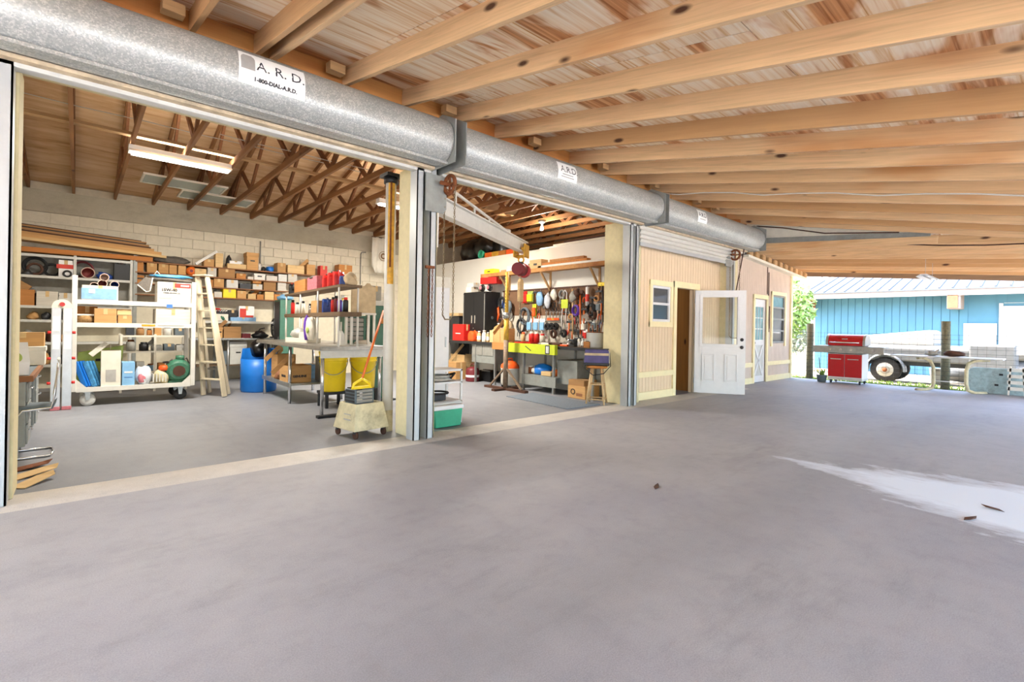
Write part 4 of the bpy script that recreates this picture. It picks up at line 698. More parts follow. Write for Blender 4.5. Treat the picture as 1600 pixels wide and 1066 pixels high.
o = thing('socket_set','red-topped socket rack on the raised shelf','tool set',(at(346,472,Y=12).x,12.05,1.281),0,BG); MB().box(-.11,.11,-.08,.08,.15,.19).build('tray',M('dark_metal'),o); MB().box(-.12,.12,-.09,.09,0,.15).build('case',M('off_white'),o,bevel=.01); [MB().cyl((-.09+k*.045,-.05,.19),(-.09+k*.045,-.05,.25),.017,n=10).build('socket',M('chrome'),o) for k in range(5)]; lump(MB(),(-.06,.03,.23),(.06,.04,.05),50,.2).build('red_handle',M('red_plastic'),o)
single('green_motor',lump(MB(),(0,0,.06),(.07,.08,.075),51,.2),M('pump_green'),'small green motor on the raised steel shelf','motor',(at(347,492,Y=12).x,11.99+.03,1.281),0,BG)
bc(337,348,508,.92,'cardboard','brown file box with a finger hole on the back bench','lid',.28,11.8); bc(350,377,507,.92,'cardboard_dark','wide open brown carton on the back bench','open',.28,11.8); bc(379,392,518,.92,'maroon','low red-brown tray on the back bench','tray',.2,11.8)
gr = thing('drum_fan','black round shop fan on the back bench','fan',(at(429,510,Y=11.85).x,11.88,.921),0); MB().torus((0,0,.23),.20,.02,'X',26,8).torus((.07,0,.23),.20,.02,'X',26,8).build('guard_ring',M('black'),gr); MB().cyl((.02,0,.23),(.06,0,.23),.05,n=14).build('hub',M('dark_metal'),gr); MB().box(-.05,.13,-.15,.15,0,.03).build('base',M('black'),gr)
for k in range(8): q=k*math.pi/4; MB().bar((-.01,.05*math.cos(q),.23+.05*math.sin(q)),(-.01,.2*math.cos(q),.23+.2*math.sin(q)),.012,.012).build('guard_wire',M('dark_metal'),gr)
single('machine_clutter',lump(MB().tube([(-.1,0,.05),(.0,-.05,.2),(.1,0,.22)],.012,6),(0,0,.06),(.15,.1,.085),52,.3),M('black'),'black motor with a bent cable on the back bench','motor',(at(406,516,Y=11.85).x,11.86,.921),0,BG)
bc(360,386,531,.355,'light_grey','large grey carton on the lower shelf of the back bench','lid',.32,11.82); o = bc(346,358,545,.355,'slate','dark pail-like case under the back bench','closed',.2,11.85)
single('bin_bag',lump(MB(),(0,0,.16),(.17,.15,.2),53,.22),M('bag_black'),'black rubbish bag hanging over the blue drum','bag',(2.50,9.62,.86))
# green locker
gl_ = thing('green_locker','dark green steel locker at the end of the back bench','locker',(at(446,500,Y=11.0).x,11.1,0)); MB().box(-.14,.14,-.2,.2,.02,1.75).build('body',M('green_paint'),gl_,bevel=.006); MB().box(-.146,-.14,-.18,.18,.06,1.71).build('door',M('dark_metal'),gl_,bevel=.003); MB().box(-.155,-.145,-.15,-.12,.85,.97).build('handle',M('steel'),gl_); single('blue_cloth',lump(MB(),(0,0,.05),(.15,.17,.07),54,.2),M('blue_light'),'blue cloth heaped on the green locker','cloth',(at(447,448,Y=11.0).x,11.1,1.751))
# flag
fl = thing('wall_flag','white flag with a brown seal hanging in the back corner','flag',(at(592,395,Y=11.9).x,11.9,0)); zt,zb_ = at(592,370,Y=11.9).z,at(592,425,Y=11.9).z; n_=12; m_ = MB().add([(-.22+.44*i/n_+(0 if j else 0),.03*math.sin(i*1.3+j*.4),zt+(zb_-zt)*j/6*(1 if i>2 else .8+.1*i)) for j in range(7) for i in range(n_+1)],[(j*(n_+1)+i,j*(n_+1)+i+1,(j+1)*(n_+1)+i+1,(j+1)*(n_+1)+i) for j in range(6) for i in range(n_)],True); o = m_.build('cloth',M('flag_white'),fl); so_ = o.modifiers.new('thickness','SOLIDIFY'); so_.thickness = .006
MB().torus((.07,-.05,(zt+zb_)/2-.02),.12,.008,'Y',20,5).torus((.07,-.05,(zt+zb_)/2-.02),.06,.02,'Y',16,5).build('seal',M('seal_brown'),fl); MB().cyl((-.24,0,zt+.005),(.26,0,zt+.005),.012,n=8).build('flag_rod',M('brown_dark'),fl)

# ================================================================ STEEL WORK TABLE with over-shelf
wt = thing('work_table','long steel work table with tubular legs in the left bay','table',(0,0,0)); x0,x1,y0,y1,zt = 2.44,3.40,6.62,9.75,.955
MB().box(x0,x1,y0,y1,zt-.025,zt).box(x0,x1,y0-.006,y0+.01,zt-.055,zt-.02).box(x0-.006,x0+.01,y0,y1,zt-.055,zt-.02).build('table_top',M('table_steel'),wt,bevel=.003)
for x,y in ((2.50,6.70),(2.50,8.06),(2.50,9.42),(3.34,6.70),(3.34,8.06),(3.34,9.42)): MB().cyl((x,y,0),(x,y,zt-.03),.024,n=12).build('leg',M('chrome'),wt)
MB().box(x0+.04,x1-.04,7.95,9.5,.29,.315).box(x0+.03,x0+.05,7.95,9.5,.26,.33).build('under_shelf',M('steel'),wt,bevel=.003); MB().box(x0+.02,x1-.02,6.66,6.68,zt-.16,zt-.03).build('apron',M('light_grey'),wt)
single('floor_plate',MB().box(-.02,.95,-.03,.06,0,.035),M('black_rubber'),'black rubber strip at the foot of the work table','strip',(2.42,6.58,0.0))
ov = thing('over_shelf','two-tier timber shelf standing on the work table','shelf unit',(0,0,0)); A_,B_ = Vector((3.06,9.75,0)),Vector((2.765,6.42,0)); dv = (B_-A_).normalized(); sd_ = Vector((dv.y,-dv.x,0))*-1
for z,th in ((1.80,.035),(1.43,.06)): MB().bar(A_+Vector((0,0,z-th/2)),B_+Vector((0,0,z-th/2)),.30,th).build('shelf_board',M('bench_wood'),ov)
for q in (.02,.34,.66,.97):
    for s in (-.13,.13):
        p = A_.lerp(B_,q)+sd_*s; MB().cyl((p.x,p.y,zt+.001),(p.x,p.y,1.37),.016,n=8).cyl((p.x,p.y,1.43),(p.x,p.y,1.765),.014,n=8).build('post',M('white_paint'),ov)
def ovp(px,z): # a point on the over-shelf seen at pixel column px
    u=(px-800)/FPX; d=Vector((CA+SA*u,SA-CA*u,0)); n_=Vector((-dv.y,dv.x,0)); t_=(A_.dot(n_))/(d.dot(n_)); p=d*t_; return p
def hz(px,py,p): # height of a pixel row at that point
    dep = CA*p.x+SA*p.y; return HC+(HY+SK*(px-800)-py)/FPX*dep
OG = 'goods on the over-shelf'
def ovbox(px0,px1,pyt,z,mt,lb,st='closed'):
    a,b = ovp(px0,z),ovp(px1,z); c=(a+b)/2; L=(b-a).length; h=max(.06,hz((px0+px1)/2,pyt,c)-z); return box_thing(c.x,c.y,z,.22,L*.9,h,mt,lb,OG,style=st,rz=math.atan2(dv.y,dv.x)+math.pi/2)
ovbox(468,487,436,1.80,'cardboard_orange','orange-brown carton with a round stamp on the upper over-shelf'); o=ovbox(489,506,431,1.80,'pink_red','pink and purple printed carton beside the red jugs')
def ovjug(px,pyt,z,mt,lb,w_=.16,cap='black'):
    c=ovp(px,z); return jug(c.x,c.y,z,w_,.15,max(.1,hz(px,pyt,c)-z),mt,lb,OG,cap,rz=R(75))
ovjug(457,440,1.80,'black','black jug with a loop handle at the left end of the upper over-shelf',.2,'red_plastic')
for k,px in enumerate((511,519,528)): ovjug(px,(426,422,420)[k],1.80,'red_plastic',['left of the three red oil jugs on the upper over-shelf','middle of the three red oil jugs on the upper over-shelf','right of the three red oil jugs on the upper over-shelf'][k],.17)
ovjug(538,428,1.80,'dark_blue','dark blue bottle beside the red jugs',.12,'black')
c=ovp(547,1.8); single('cream_rag',lump(MB(),(0,0,.07),(.09,.11,.09),60,.35),M('tan_cloth'),'cream rag heap at the near end of the upper over-shelf','rag',(c.x+.02,c.y+.05,1.801),0,OG)
c=ovp(500,1.8); single('grey_cap',lump(MB(),(0,0,.03),(.12,.14,.04),61,.15),M('tarp_grey'),'grey cloth cap lying on the cartons','cap',(c.x,c.y+.14,hz(487,436,c)+.02),0,OG)
low = [(458,466,'red_plastic'),(468,470,'white_paint'),(474,468,'off_white'),(481,472,'chrome'),(488,470,'drawer_grey'),(518,462,'red_plastic'),(523,460,'maroon'),(530,459,'yellow_plastic'),(535,463,'purple'),(541,466,'pale_blue'),(545,463,'black')]
for k,(px,py,mt) in enumerate(low):
    c=ovp(px,1.43); h=max(.12,hz(px,py,c)-1.43); can(c.x+random.uniform(-.05,.05),c.y,1.43,h,.035,mt,f'{mt.replace("_"," ").replace("paint","").replace("plastic","").strip()} can on the lower over-shelf, {ORD[k]} from the left',OG,cap=random.choice(['white_paint','black','red_plastic']))
ovbox(496,506,468,1.43,'cardboard','brown carton on the lower over-shelf'); ovjug(511,463,1.43,'dark_blue','blue jug on the lower over-shelf beside the carton',.13,'white_paint')
# bags and boxes on the table top
o=thing('tissue_box','white glove box with a crumpled grey bag on the table top','box',(2.72,8.15,zt+.001),R(80)); MB().box(-.30,.30,-.12,.12,0,.075).build('lower_box',M('off_white'),o,bevel=.004); MB().box(.02,.28,-.09,.09,.076,.17).build('upper_box',M('white_paint'),o,bevel=.004); lump(MB(),(-.14,0,.14),(.15,.10,.085),62,.2).build('grey_bag',M('bag_grey'),o); o.rotation_euler.z = R(-75)
o=thing('hanging_bag','purple and green plastic sack hanging from the over-shelf','bag',(2.70,7.75,1.02)); lump(MB(),(0,0,.15),(.07,.13,.2),63,.18).build('green_sack',M('off_white'),o); lump(MB(),(-.03,.08,.16),(.05,.06,.22),64,.15).build('purple_sack',M('purple'),o); MB().ball((-.06,-.04,.14),(.02,.05,.05)).build('green_print',M('lime_pack'),o)
c=at(533,530,Y=7.0); single('dust_brush',MB().cyl((0,0,.20),(.0,0,.34),.012,n=8).prism([(-.03,.0),(.05,.0),(.03,.16),(0,.21),(-.02,.16)],-.05,.05,'Y'),M('white_paint'),'white dust brush standing on the table top','brush',(c.x,7.0,zt+.001))
# cream square panel box on a leg frame
a,b = at(548,485,Y=6.95),at(588,485,Y=6.95); fs = thing('sheet_metal_stand','cream metal stand with a square peaked panel on the work table','stand',((a.x+b.x)/2,6.98,zt+.001)); X=(b.x-a.x)/2; z1=at(568,487,Y=6.95).z-zt; z2=at(568,446,Y=6.95).z-zt
MB().box(-X,X,-.03,.20,z1-.03,z1).build('stand_top',M('white_paint'),fs,bevel=.004)
for x in (-X+.02,X-.03):
    for y in (-.01,.18): MB().box(x-.016,x+.016,y-.016,y+.016,0,z1-.03).build('leg',M('white_paint'),fs)
MB().prism([(-X+.01,z1),(X-.01,z1),(X-.01,z2),(X*.6,z2+.02),(X*.45,z2+.055),(X*.25,z2+.055),(X*.05,z2+.01),(-X+.01,z2)],-.02,.0,'Y').build('panel',M('tan_cloth'),fs); MB().box(-.09,-.086,-.022,-.02,z1+.1,z2-.08).build('fold_line',M('print_grey'),fs)
# parts cabinet
pc_ = thing('parts_cabinet','green steel cabinet of small grey parts drawers behind the stand','cabinet',(at(572,510,Y=7.6).x+.05,7.75,zt+.001)); MB().box(-.36,.34,.0,.26,0,.04).box(-.36,.34,.24,.26,.04,.42).box(-.36,-.33,0,.24,.04,.42).box(-.02,.02,0,.24,.04,.42).box(.31,.34,0,.24,.04,.42).box(-.36,.34,0,.26,.42,.45).build('case',M('green_paint'),pc_)
for k in range(5):
    for s in (0,1): MB().box(-.32+s*.35,-.03+s*.33,-.01,.20,.05+k*.074,.112+k*.074).build('drawer',M('drawer_grey'),pc_,bevel=.003)
gm = thing('green_machine','tall green machine column with cream top boxes behind the pipe column','machine',(at(590,500,Y=7.6).x+.08,7.7,0)); MB().box(-.16,.16,-.1,.2,.02,1.58).build('column',M('green_paint'),gm,bevel=.01); MB().box(-.30,.2,-.16,.24,1.58,1.66).build('table_plate',M('light_grey'),gm,bevel=.004); MB().box(-.2,.2,-.25,.3,0,.03).build('base',M('dark_metal'),gm)
zt2=1.661
box_thing(gm.location.x-.16,7.7,zt2,.22,.26,.24,'drawer_grey','grey metal housing tilted on the green machine plate','boxes on the green machine',rz=.3); box_thing(gm.location.x+.06,7.74,zt2,.16,.2,.14,'cardboard_white','white box on the green machine plate','boxes on the green machine'); box_thing(gm.location.x+.0,7.5,1.28,.14,.09,.09,'cardboard_orange','orange box strapped to the green machine column','boxes on the green machine')
c=at(536,590,Y=6.9)
# under the table
dr = thing('blue_drum','bright blue plastic drum with a cut-down rim under the table end','drum',(2.52,9.90,0)); n_=28; prof=[]; m_=MB(); hh_=[.78 if math.cos(k*2*math.pi/n_-R(215))<.35 else .60 for k in range(n_)]; rr_=.30
vs_=[]; 
for zz,rf_ in ((0,.94),(.03,1),(.30,1),(.33,1.02),(.36,1),(1,1)): vs_+=[(rr_*rf_*math.cos(k*2*math.pi/n_),rr_*rf_*math.sin(k*2*math.pi/n_),zz if zz<1 else hh_[k]) for k in range(n_)]
m_.add(vs_,[(j*n_+k,j*n_+(k+1)%n_,(j+1)*n_+(k+1)%n_,(j+1)*n_+k) for j in range(5) for k in range(n_)]+[tuple(range(n_))[::-1]],True); o=m_.build('shell',M('blue_plastic'),dr); s_=o.modifiers.new('thickness','SOLIDIFY'); s_.thickness=.01
bpy.data.objects['bin_bag'].location=(2.56,9.95,.62)
for k,(x,y,w_,d,h,mt,lb,st) in enumerate(((2.72,9.12,.30,.34,.40,'cardboard','tall brown carton at the far end of the under-shelf','open'),(2.66,8.30,.36,.42,.27,'cardboard','brown carton lettered GENUINE on the under-shelf','open'),(3.10,8.70,.3,.3,.24,'pale_blue','white and blue box behind the lettered carton','closed'),(3.12,8.20,.26,.3,.4,'grey_enamel','grey steel box under the middle of the table','closed'))):
    o = box_thing(x,y,.316,w_,d,h,mt,lb,'boxes under the work table',style=st)
    if k==1: face_text(o,'GENUINE',.05,(-.183,0,.10),'ink',ax=(0,-1,0),bold=.003); face_text(o,'GENUINE',.05,(0,-.213,.10),'ink',bold=.003)
single('paper_pile',lump(MB(),(0,0,.06),(.12,.14,.09),66,.3),M('print_brown'),'pile of crumpled papers on the under-shelf','paper',(2.60,8.82,.316))
def bucket(x,y,label,h,r,mat='yellow_plastic',grp='yellow buckets under the work table'):
    o=thing('bucket',label,'bucket',(x,y,.001),0,grp); MB().lathe([(0,0),(r*.86,0),(r*.88,.01),(r*.97,h*.72),(r*1.05,h*.73),(r*1.05,h*.76),(r*.98,h*.77),(r*1.06,h*.83),(r*1.06,h*.86),(r*.99,h*.87),(r*1.07,h*.95),(r*1.09,h),(r*.98,h),(r*.96,h*.8),(r*.84,.02),(0,.02)],n=26).build('shell',M(mat),o); MB().tube([(r*1.06*math.cos(R(q)),r*1.06*math.sin(R(q)),h*.80-.22*math.sin(R(q+200))) for q in range(160,341,12)],.006,6).build('bail_handle',M('steel'),o)
    return o
a=at(528,600,Y=7.30); o=bucket(a.x,7.45,'front yellow stacked buckets with a wire bail under the table edge',.60,.20); o.location.z=.24; single('bucket_stand',MB().box(-.18,.18,-.18,.18,.20,.239).box(-.17,-.13,-.17,-.13,0,.2).box(.13,.17,-.17,-.13,0,.2).box(.13,.17,.13,.17,0,.2).box(-.17,-.13,.13,.17,0,.2),M('black'),'low black stand under the yellow buckets','stand',(a.x,7.45,0))
a=at(573,590,Y=7.30); o=bucket(a.x,7.40,'second yellow bucket holding white bags by the mop handle',.58,.20); o.location.z=.26; single('white_bag',lump(MB(),(0,0,.10),(.16,.16,.11),67,.25),M('white_paint'),'crumpled white bags in the second yellow bucket','bag',(a.x,7.40,.80)); single('bucket_stand',MB().box(-.18,.18,-.18,.18,.22,.259).box(-.17,-.13,-.17,-.13,0,.22).box(.13,.17,-.17,-.13,0,.22).box(.13,.17,.13,.17,0,.22).box(-.17,-.13,.13,.17,0,.22),M('black'),'low black stand under the second yellow bucket','stand',(a.x,7.40,0))
# mop bucket
mo = thing('mop_bucket','stained cream wheeled mop bucket with a grey wringer by the pier','mop bucket',(2.44,5.33,0),R(8)); b0=[(-.21,-.20),(.24,-.20),(.24,.24),(-.21,.24)]; b1=[(-.16,-.15),(.19,-.15),(.19,.19),(-.16,.19)]
m_=MB().add([(x,y,.09) for x,y in b0]+[(x,y,.38) for x,y in b1]+[(x*.92,y*.92,.38) for x,y in b1]+[(x*.9,y*.9,.15) for x,y in b1],[(3,2,1,0)]+[(i,(i+1)%4,4+(i+1)%4,4+i) for i in range(4)]+[(4+i,4+(i+1)%4,8+(i+1)%4,8+i) for i in range(4)]+[(8+i,8+(i+1)%4,12+(i+1)%4,12+i) for i in range(4)]+[(12,13,14,15)]); m_.build('tub',M('dirty_cream'),mo,bevel=.012)
for x,y in ((-.17,-.16),(.19,-.16),(.19,.20),(-.17,.20)): MB().cyl((x-.012,y,.045),(x+.012,y,.045),.042,n=14).build('wheel',M('brown_dark'),mo); MB().box(x-.02,x+.02,y-.02,y+.02,.06,.10).build('caster_fork',M('dark_metal'),mo)
MB().box(-.12,.12,-.06,.14,.36,.38).box(-.12,-.10,-.06,.14,.38,.53).box(.10,.12,-.06,.14,.38,.53).build('wringer_body',M('slate'),mo)
for k in range(4): MB().box(-.10,.10,-.065,-.05,.385+k*.037,.41+k*.037).build('wringer_slat',M('drawer_grey'),mo); MB().box(-.125,-.118,-.05,.13,.385+k*.037,.41+k*.037).build('wringer_slat',M('dark_metal'),mo)
MB().tube([(-.12,.0,.53),(-.10,.0,.59),(0,.0,.64),(.10,.0,.59),(.12,.0,.53)],.016,8).bar((-.11,0,.545),(.11,0,.545),.03,.03).build('wringer_handle',M('yellow_plastic'),mo); MB().box(-.205,-.199,-.10,.03,.20,.215).box(-.2,-.196,-.10,.03,.26,.27).build('print_line',M('print_grey'),mo)
op = at(599,484,Y=5.9); bt=(2.45,5.36,.62); single('mop',MB().cyl((0,0,0),(op.x-bt[0],5.9-bt[1],op.z-bt[2]),.014,n=10),M('orange_pole'),'orange mop handle leaning from the bucket to the pipe column','mop',bt)
# ================================================================ MIDDLE BAY
# jib crane
E0,E1 = Vector((3.22,5.02,2.72)), Vector((6.25,6.72,2.74)); jc = thing('jib_crane','cream wall jib crane beam with a tie rod above','crane',(0,0,0)); d_=(E1-E0).normalized()
for z,w_,h in ((.10,.12,.018),(-.10,.12,.018),(0,.014,.19)): MB().bar(E0+Vector((0,0,z)),E1+Vector((0,0,z)),w_,h).build('flange' if w_>.1 else 'web',M('white_paint'),jc)
a,b = E0+Vector((0,0,.30)),E0.lerp(E1,.70)+Vector((0,0,.13)); MB().bar(a,b,.03,.03).build('tie_rod',M('white_paint'),jc)
for q in (.2,.45,.68): p=a.lerp(b,q); MB().bar(p,Vector((p.x,p.y,2.82)),.022,.022).build('strut',M('white_paint'),jc)
MB().box(3.125,3.20,4.96,5.10,2.2,3.05).build('mast_bracket',M('white_paint'),jc); MB().cyl((3.20,5.02,2.55),(3.20,5.02,3.04),.03,n=10).build('pivot',M('steel'),jc); MB().cyl(b+Vector((-.06,0,0)),b+Vector((.06,0,0)),.04,n=10).build('anchor',M('white_paint'),jc)
T_=E0.lerp(E1,.93); hk = thing('electric_hoist','red hoist hanging from a yellow trolley at the crane tip','hoist',(T_.x,T_.y,T_.z),math.atan2(d_.y,d_.x)); hk.scale=(1.3,1.3,1.3)
for s in (-1,1):
    MB().prism([(-.11,-.16),(.11,-.16),(.11,.02),(-.11,.02)],s*.075-.008,s*.075+.008,'Y').build('trolley_plate',M('hoist_yellow'),hk)
    for x in (-.06,.06): MB().cyl((x,s*.03,-.055),(x,s*.085,-.055),.035,n=12).build('trolley_wheel',M('hoist_yellow'),hk)
MB().cyl((0,-.08,-.14),(0,.08,-.14),.02,n=8).torus((0,0,-.19),.04,.012,'X',14,6).build('shackle',M('hoist_yellow'),hk)
MB().cyl((-.16,0,-.33),(.06,0,-.33),.085,n=18).build('motor',M('maroon'),hk); MB().cyl((.06,0,-.33),(.16,0,-.33),.10,n=18).build('gear_case',M('hoist_red'),hk); MB().cyl((.16,0,-.33),(.18,0,-.33),.06,n=16).build('end_cap',M('pink_red'),hk); MB().box(-.03,.03,-.03,.03,-.27,-.22).build('lug',M('dark_metal'),hk)
MB().prism([(-.07,-.78),(.07,-.78),(.08,-.74),(.08,-.50),(.04,-.46),(-.04,-.46),(-.08,-.50),(-.08,-.74)],-.02,.02,'Y').build('control_tag',M('cardboard_pale'),hk,bevel=.006); m_=MB(); chain(m_,(.05,.03,-.42),(.09,.03,-1.0),r=.006); m_.tube([(0,0,-.42),(0,0,-.46)],.008,6); m_.build('load_chain',M('chain_steel'),hk)
# yellow jack stand post
js = thing('jack_post','tall yellow adjustable post on a rusty splayed base','stand',(6.42,7.42,0)); MB().cyl((0,0,.05),(0,0,1.0),.05,n=16).build('lower_tube',M('pole_brown'),js); MB().cyl((0,0,1.0),(0,0,1.45),.05,n=16).build('middle_tube',M('pole_yellow'),js); MB().cyl((0,0,1.45),(0,0,2.36),.036,n=12).build('inner_tube',M('pole_yellow'),js); MB().cyl((0,0,1.43),(0,0,1.55),.07,n=14).bar((-.10,0,1.49),(.10,0,1.49),.03,.03).build('collar',M('steel'),js)
for k in range(12): MB().cyl((-.045,0,1.62+k*.06),(.045,0,1.62+k*.06),.008,n=6).build('pin_hole',M('black'),js)
MB().box(-.05,.05,-.62,.62,.0,.045).box(-.32,.32,-.05,.05,.0,.045).build('base_beam',M('brown_dark'),js)
for s in (-1,1): MB().bar((0,s*.48,.05),(0,s*.05,.42),.04,.03).build('brace',M('pole_brown'),js)
# floor mat
q=[at(793,620,Z=0),at(888,641,Z=0),at(940,634,Z=0),at(835,615,Z=0)]; single('floor_mat',MB().add([(p.x,p.y,z) for z in (.002,.012) for p in q],[(0,1,2,3),(7,6,5,4)]+[(i,(i+1)%4,4+(i+1)%4,4+i) for i in range(4)]),M('asphalt_mat'),'blue-grey rubber mat in front of the workbench','mat')
# bench
XB,XW,ZB = 6.72,7.43,.915; wb_ = thing('workbench','long dark-topped workbench along the white partition wall','workbench',(0,0,0))
MB().box(XB,XW,5.35,10.0,ZB-.05,ZB).build('bench_top',M('bench_wood'),wb_,bevel=.004); MB().box(XB-.012,XB,5.35,10.0,ZB-.055,ZB+.002).build('front_edge',M('dark_metal'),wb_)
for y in (5.48,6.42,7.25,8.16,8.85,9.9): MB().box(XB+.02,XB+.06,y-.02,y+.02,0,ZB-.05).build('leg',M('steel'),wb_); MB().box(XW-.08,XW-.04,y-.02,y+.02,0,ZB-.05).build('leg',M('steel'),wb_)
MB().box(XB+.02,XW,6.35,7.28,.30,.325).box(XB+.015,XB+.03,6.35,7.28,.12,.32).build('lower_shelf',M('grey_enamel'),wb_); MB().box(XB+.04,XW-.02,8.2,9.0,.45,ZB-.05).build('drawer_case',M('grey_enamel'),wb_,bevel=.004); MB().box(XB+.03,XB+.045,8.23,8.60,.62,.84).box(XB+.03,XB+.045,8.62,8.97,.62,.84).build('drawer_front',M('drawer_grey'),wb_)
WG='things under the workbench'
def under(px0,px1,pt,zb,mt,lb,st='closed',d=.3,x=6.78):
    a,b=at(px0,pt,X=x),at(px1,pt,X=x); h=max(.08,at((px0+px1)/2,pt,X=x).z-zb); return box_thing(x+d/2,(a.y+b.y)/2,zb,d,abs(a.y-b.y)*.94,h,mt,lb,WG,style=st)
under(871,904,556,.30,'grey_enamel','big grey sheet-metal bin under the near bench end','closed',.55,6.86).location.z=.2
o=under(888,917,604,0,'cardboard','brown carton with a round printed mark on the floor by the stool','closed',.4,6.70); MB().torus((-.204,.08,.12),.045,.008,'X',16,5).build('print_mark',M('ink'),o); MB().box(-.204,-.2,-.14,.0,.05,.10).build('print_mark',M('print_brown'),o)
under(889,915,595,.225,'cardboard_dark','thin brown carton on top of the marked carton','closed',.36,6.72)
under(701,714,565,0,'cardboard','tall brown carton at the far bench end','closed',.3,6.65); under(703,727,553,.0,'cardboard_pale','stacked pale carton at the far bench end','open',.3,6.95)
under(846,862,582,.33,'cardboard_pale','small pale carton on the lower bench shelf','closed',.25,6.76)
rc=thing('fuel_can','dark red fuel can on the floor under the bench','can',(6.80,9.02,.001)); MB().lathe([(0,0),(.15,0),(.155,.02),(.155,.25),(.13,.30),(.04,.33),(0,.33)],n=20).build('body',M('maroon'),rc); MB().torus((0,0,.33),.07,.01,'X',14,6).build('handle',M('maroon'),rc); MB().lathe([(.156,.10),(.156,.15)],n=20).build('label_band',M('sticker'),rc)
vb=thing('shop_vacuum','white shop vacuum with an orange lid under the bench','vacuum',(6.80,7.72,.001)); MB().lathe([(0,.05),(.17,.05),(.19,.10),(.19,.38),(.2,.40),(0,.40)],n=22).build('tank',M('white_paint'),vb); MB().lathe([(.2,.40),(.19,.46),(.12,.54),(.0,.56)],n=22).build('lid',M('orange_plastic'),vb); MB().tube([(-.08,0,.53),(-.05,0,.60),(.05,0,.60),(.08,0,.53)],.014,8).build('carry_handle',M('orange_plastic'),vb)
for q in (0,1,2,3): MB().ball((.15*math.cos(q*1.57+.8),.15*math.sin(q*1.57+.8),.03),.03,10,6).build('caster',M('black'),vb)
o=thing('supply_bag','blue and white plastic supply bag on the lower bench shelf','bag',(6.97,6.92,.327)); lump(MB(),(0,0,.09),(.16,.26,.11),70,.18).build('bag',M('blue_plastic'),o); lump(MB(),(-.02,.12,.06),(.15,.12,.08),71,.15).build('white_end',M('white_paint'),o)
o=under(742,768,580,.0,'black','black crate on the floor between the bench legs','tray',.3,7.0)
for k,(y,z,mt,lb) in enumerate(((7.18,.327,'rust','rusty part on the lower bench shelf'),(6.52,.327,'orange_pole','orange tin on the lower bench shelf'))): can(6.9,y,z,.16,.06,mt,lb,WG,name='tin')
# lime carton propped along the bench front, brown one beside it
yl0,yl1=at(797,545,X=6.66).y,at(870,548,X=6.66).y; zc0,zc1=at(835,553,X=6.66).z,at(835,538,X=6.66).z
o=thing('lime_carton','long lime-yellow tool carton hung along the bench front','box',(6.655,(yl0+yl1)/2,zc0)); L=abs(yl0-yl1)/2; hb=zc1-zc0; MB().box(-.04,.04,-L,L,0,hb).build('body',M('lime'),o,bevel=.004); MB().box(-.042,-.04,-L*.80,-L*.62,.01,hb-.01).build('black_panel',M('ink'),o); MB().box(-.044,-.041,-L*.76,-L*.72,.03,hb-.03).box(-.044,-.041,-L*.70,-L*.66,.03,hb-.03).build('white_mark',M('white_clean'),o); MB().bar((-.042,.14,hb*.75),(-.042,-.02,hb*.3),.004,.016).build('tool_drawing',M('ink'),o); MB().box(.04,.085,-L*.7,-L*.66,hb*.4,hb*.55).box(.04,.085,L*.66,L*.7,hb*.4,hb*.55).build('hanger',M('steel'),o)
o=thing('flap_carton','orange-brown carton flap hanging over the bench edge','box',(6.68,at(783,540,X=6.68).y,.78)); MB().box(-.03,.02,-.26,.26,0,.155).build('body',M('cardboard_orange'),o,bevel=.006); MB().bar((-.02,-.22,.155),(.12,-.22,.17),.08,.006).build('flap',M('cardboard_orange'),o)
# on the bench
BGX='things on the workbench'
def onb(px0,px1,pt,mt,lb,st='closed',d=.26,x=6.80,zb=ZB):
    a,b=at(px0,pt,X=x),at(px1,pt,X=x); h=max(.06,at((px0+px1)/2,pt,X=x).z-zb); return box_thing(x+d/2,(a.y+b.y)/2,zb,d,abs(a.y-b.y)*.95,h,mt,lb,BGX,style=st)
onb(771,791,513,'cardboard','brown carton on the workbench behind the orange flap','open'); onb(765,771,516,'cardboard_pale','narrow pale carton beside the brown workbench carton'); 
o=onb(707,725,506,'red_plastic','red Craftsman-style battery case'.replace('Craftsman-style ','')+' at the far end of the bench','closed',.2,6.78); MB().box(-.104,-.1,-.10,.10,.16,.18).build('white_script',M('white_clean'),o)
def onp(px,x): a=at(px,530,X=x); return a.y
jug(6.86,onp(740,6.86),ZB,.20,.2,.26,'orange_plastic','round orange fuel jug on the far half of the workbench',BGX,'black',R(90)); 
for k,(px,h,r,mt,lb) in enumerate(((725,.17,.08,'blue_light','blue paper-roll can on its end near the red case'),(749,.24,.05,'cardboard_pale','tan bottle beside the orange jug'),(757,.26,.055,'off_white','cream bottle with a dark label on the bench'),(763,.22,.04,'cardboard_pale','second tan bottle on the bench'))): bottle(6.88,onp(px,6.88),ZB,h,r,mt,lb,BGX,random.choice(['black','white_paint']),neck=.6)
o=thing('coiled_hoses','heap of pale hose fittings behind the bottles','hose',(7.12,8.48,ZB+.001)); lump(MB(),(0,.0,.18),(.14,.24,.13),72,.22).build('heap',M('tan_cloth'),o)
for k,(px,mt) in enumerate(((831,'red_plastic'),(839,'red_plastic'))): can(7.15,onp(px,7.15),ZB,.26,.06,mt,['left of the two red spray cans below the blue packs','right of the two red spray cans below the blue packs'][k],BGX,cap='off_white')
can(7.12,onp(848,7.12),ZB,.22,.06,'off_white','cream spray can beside the red pair',BGX,cap='red_plastic'); can(7.12,onp(818,7.12),ZB,.24,.05,'cardboard_pale','tan adhesive can on the bench by the yellow post',BGX,cap='orange_plastic')
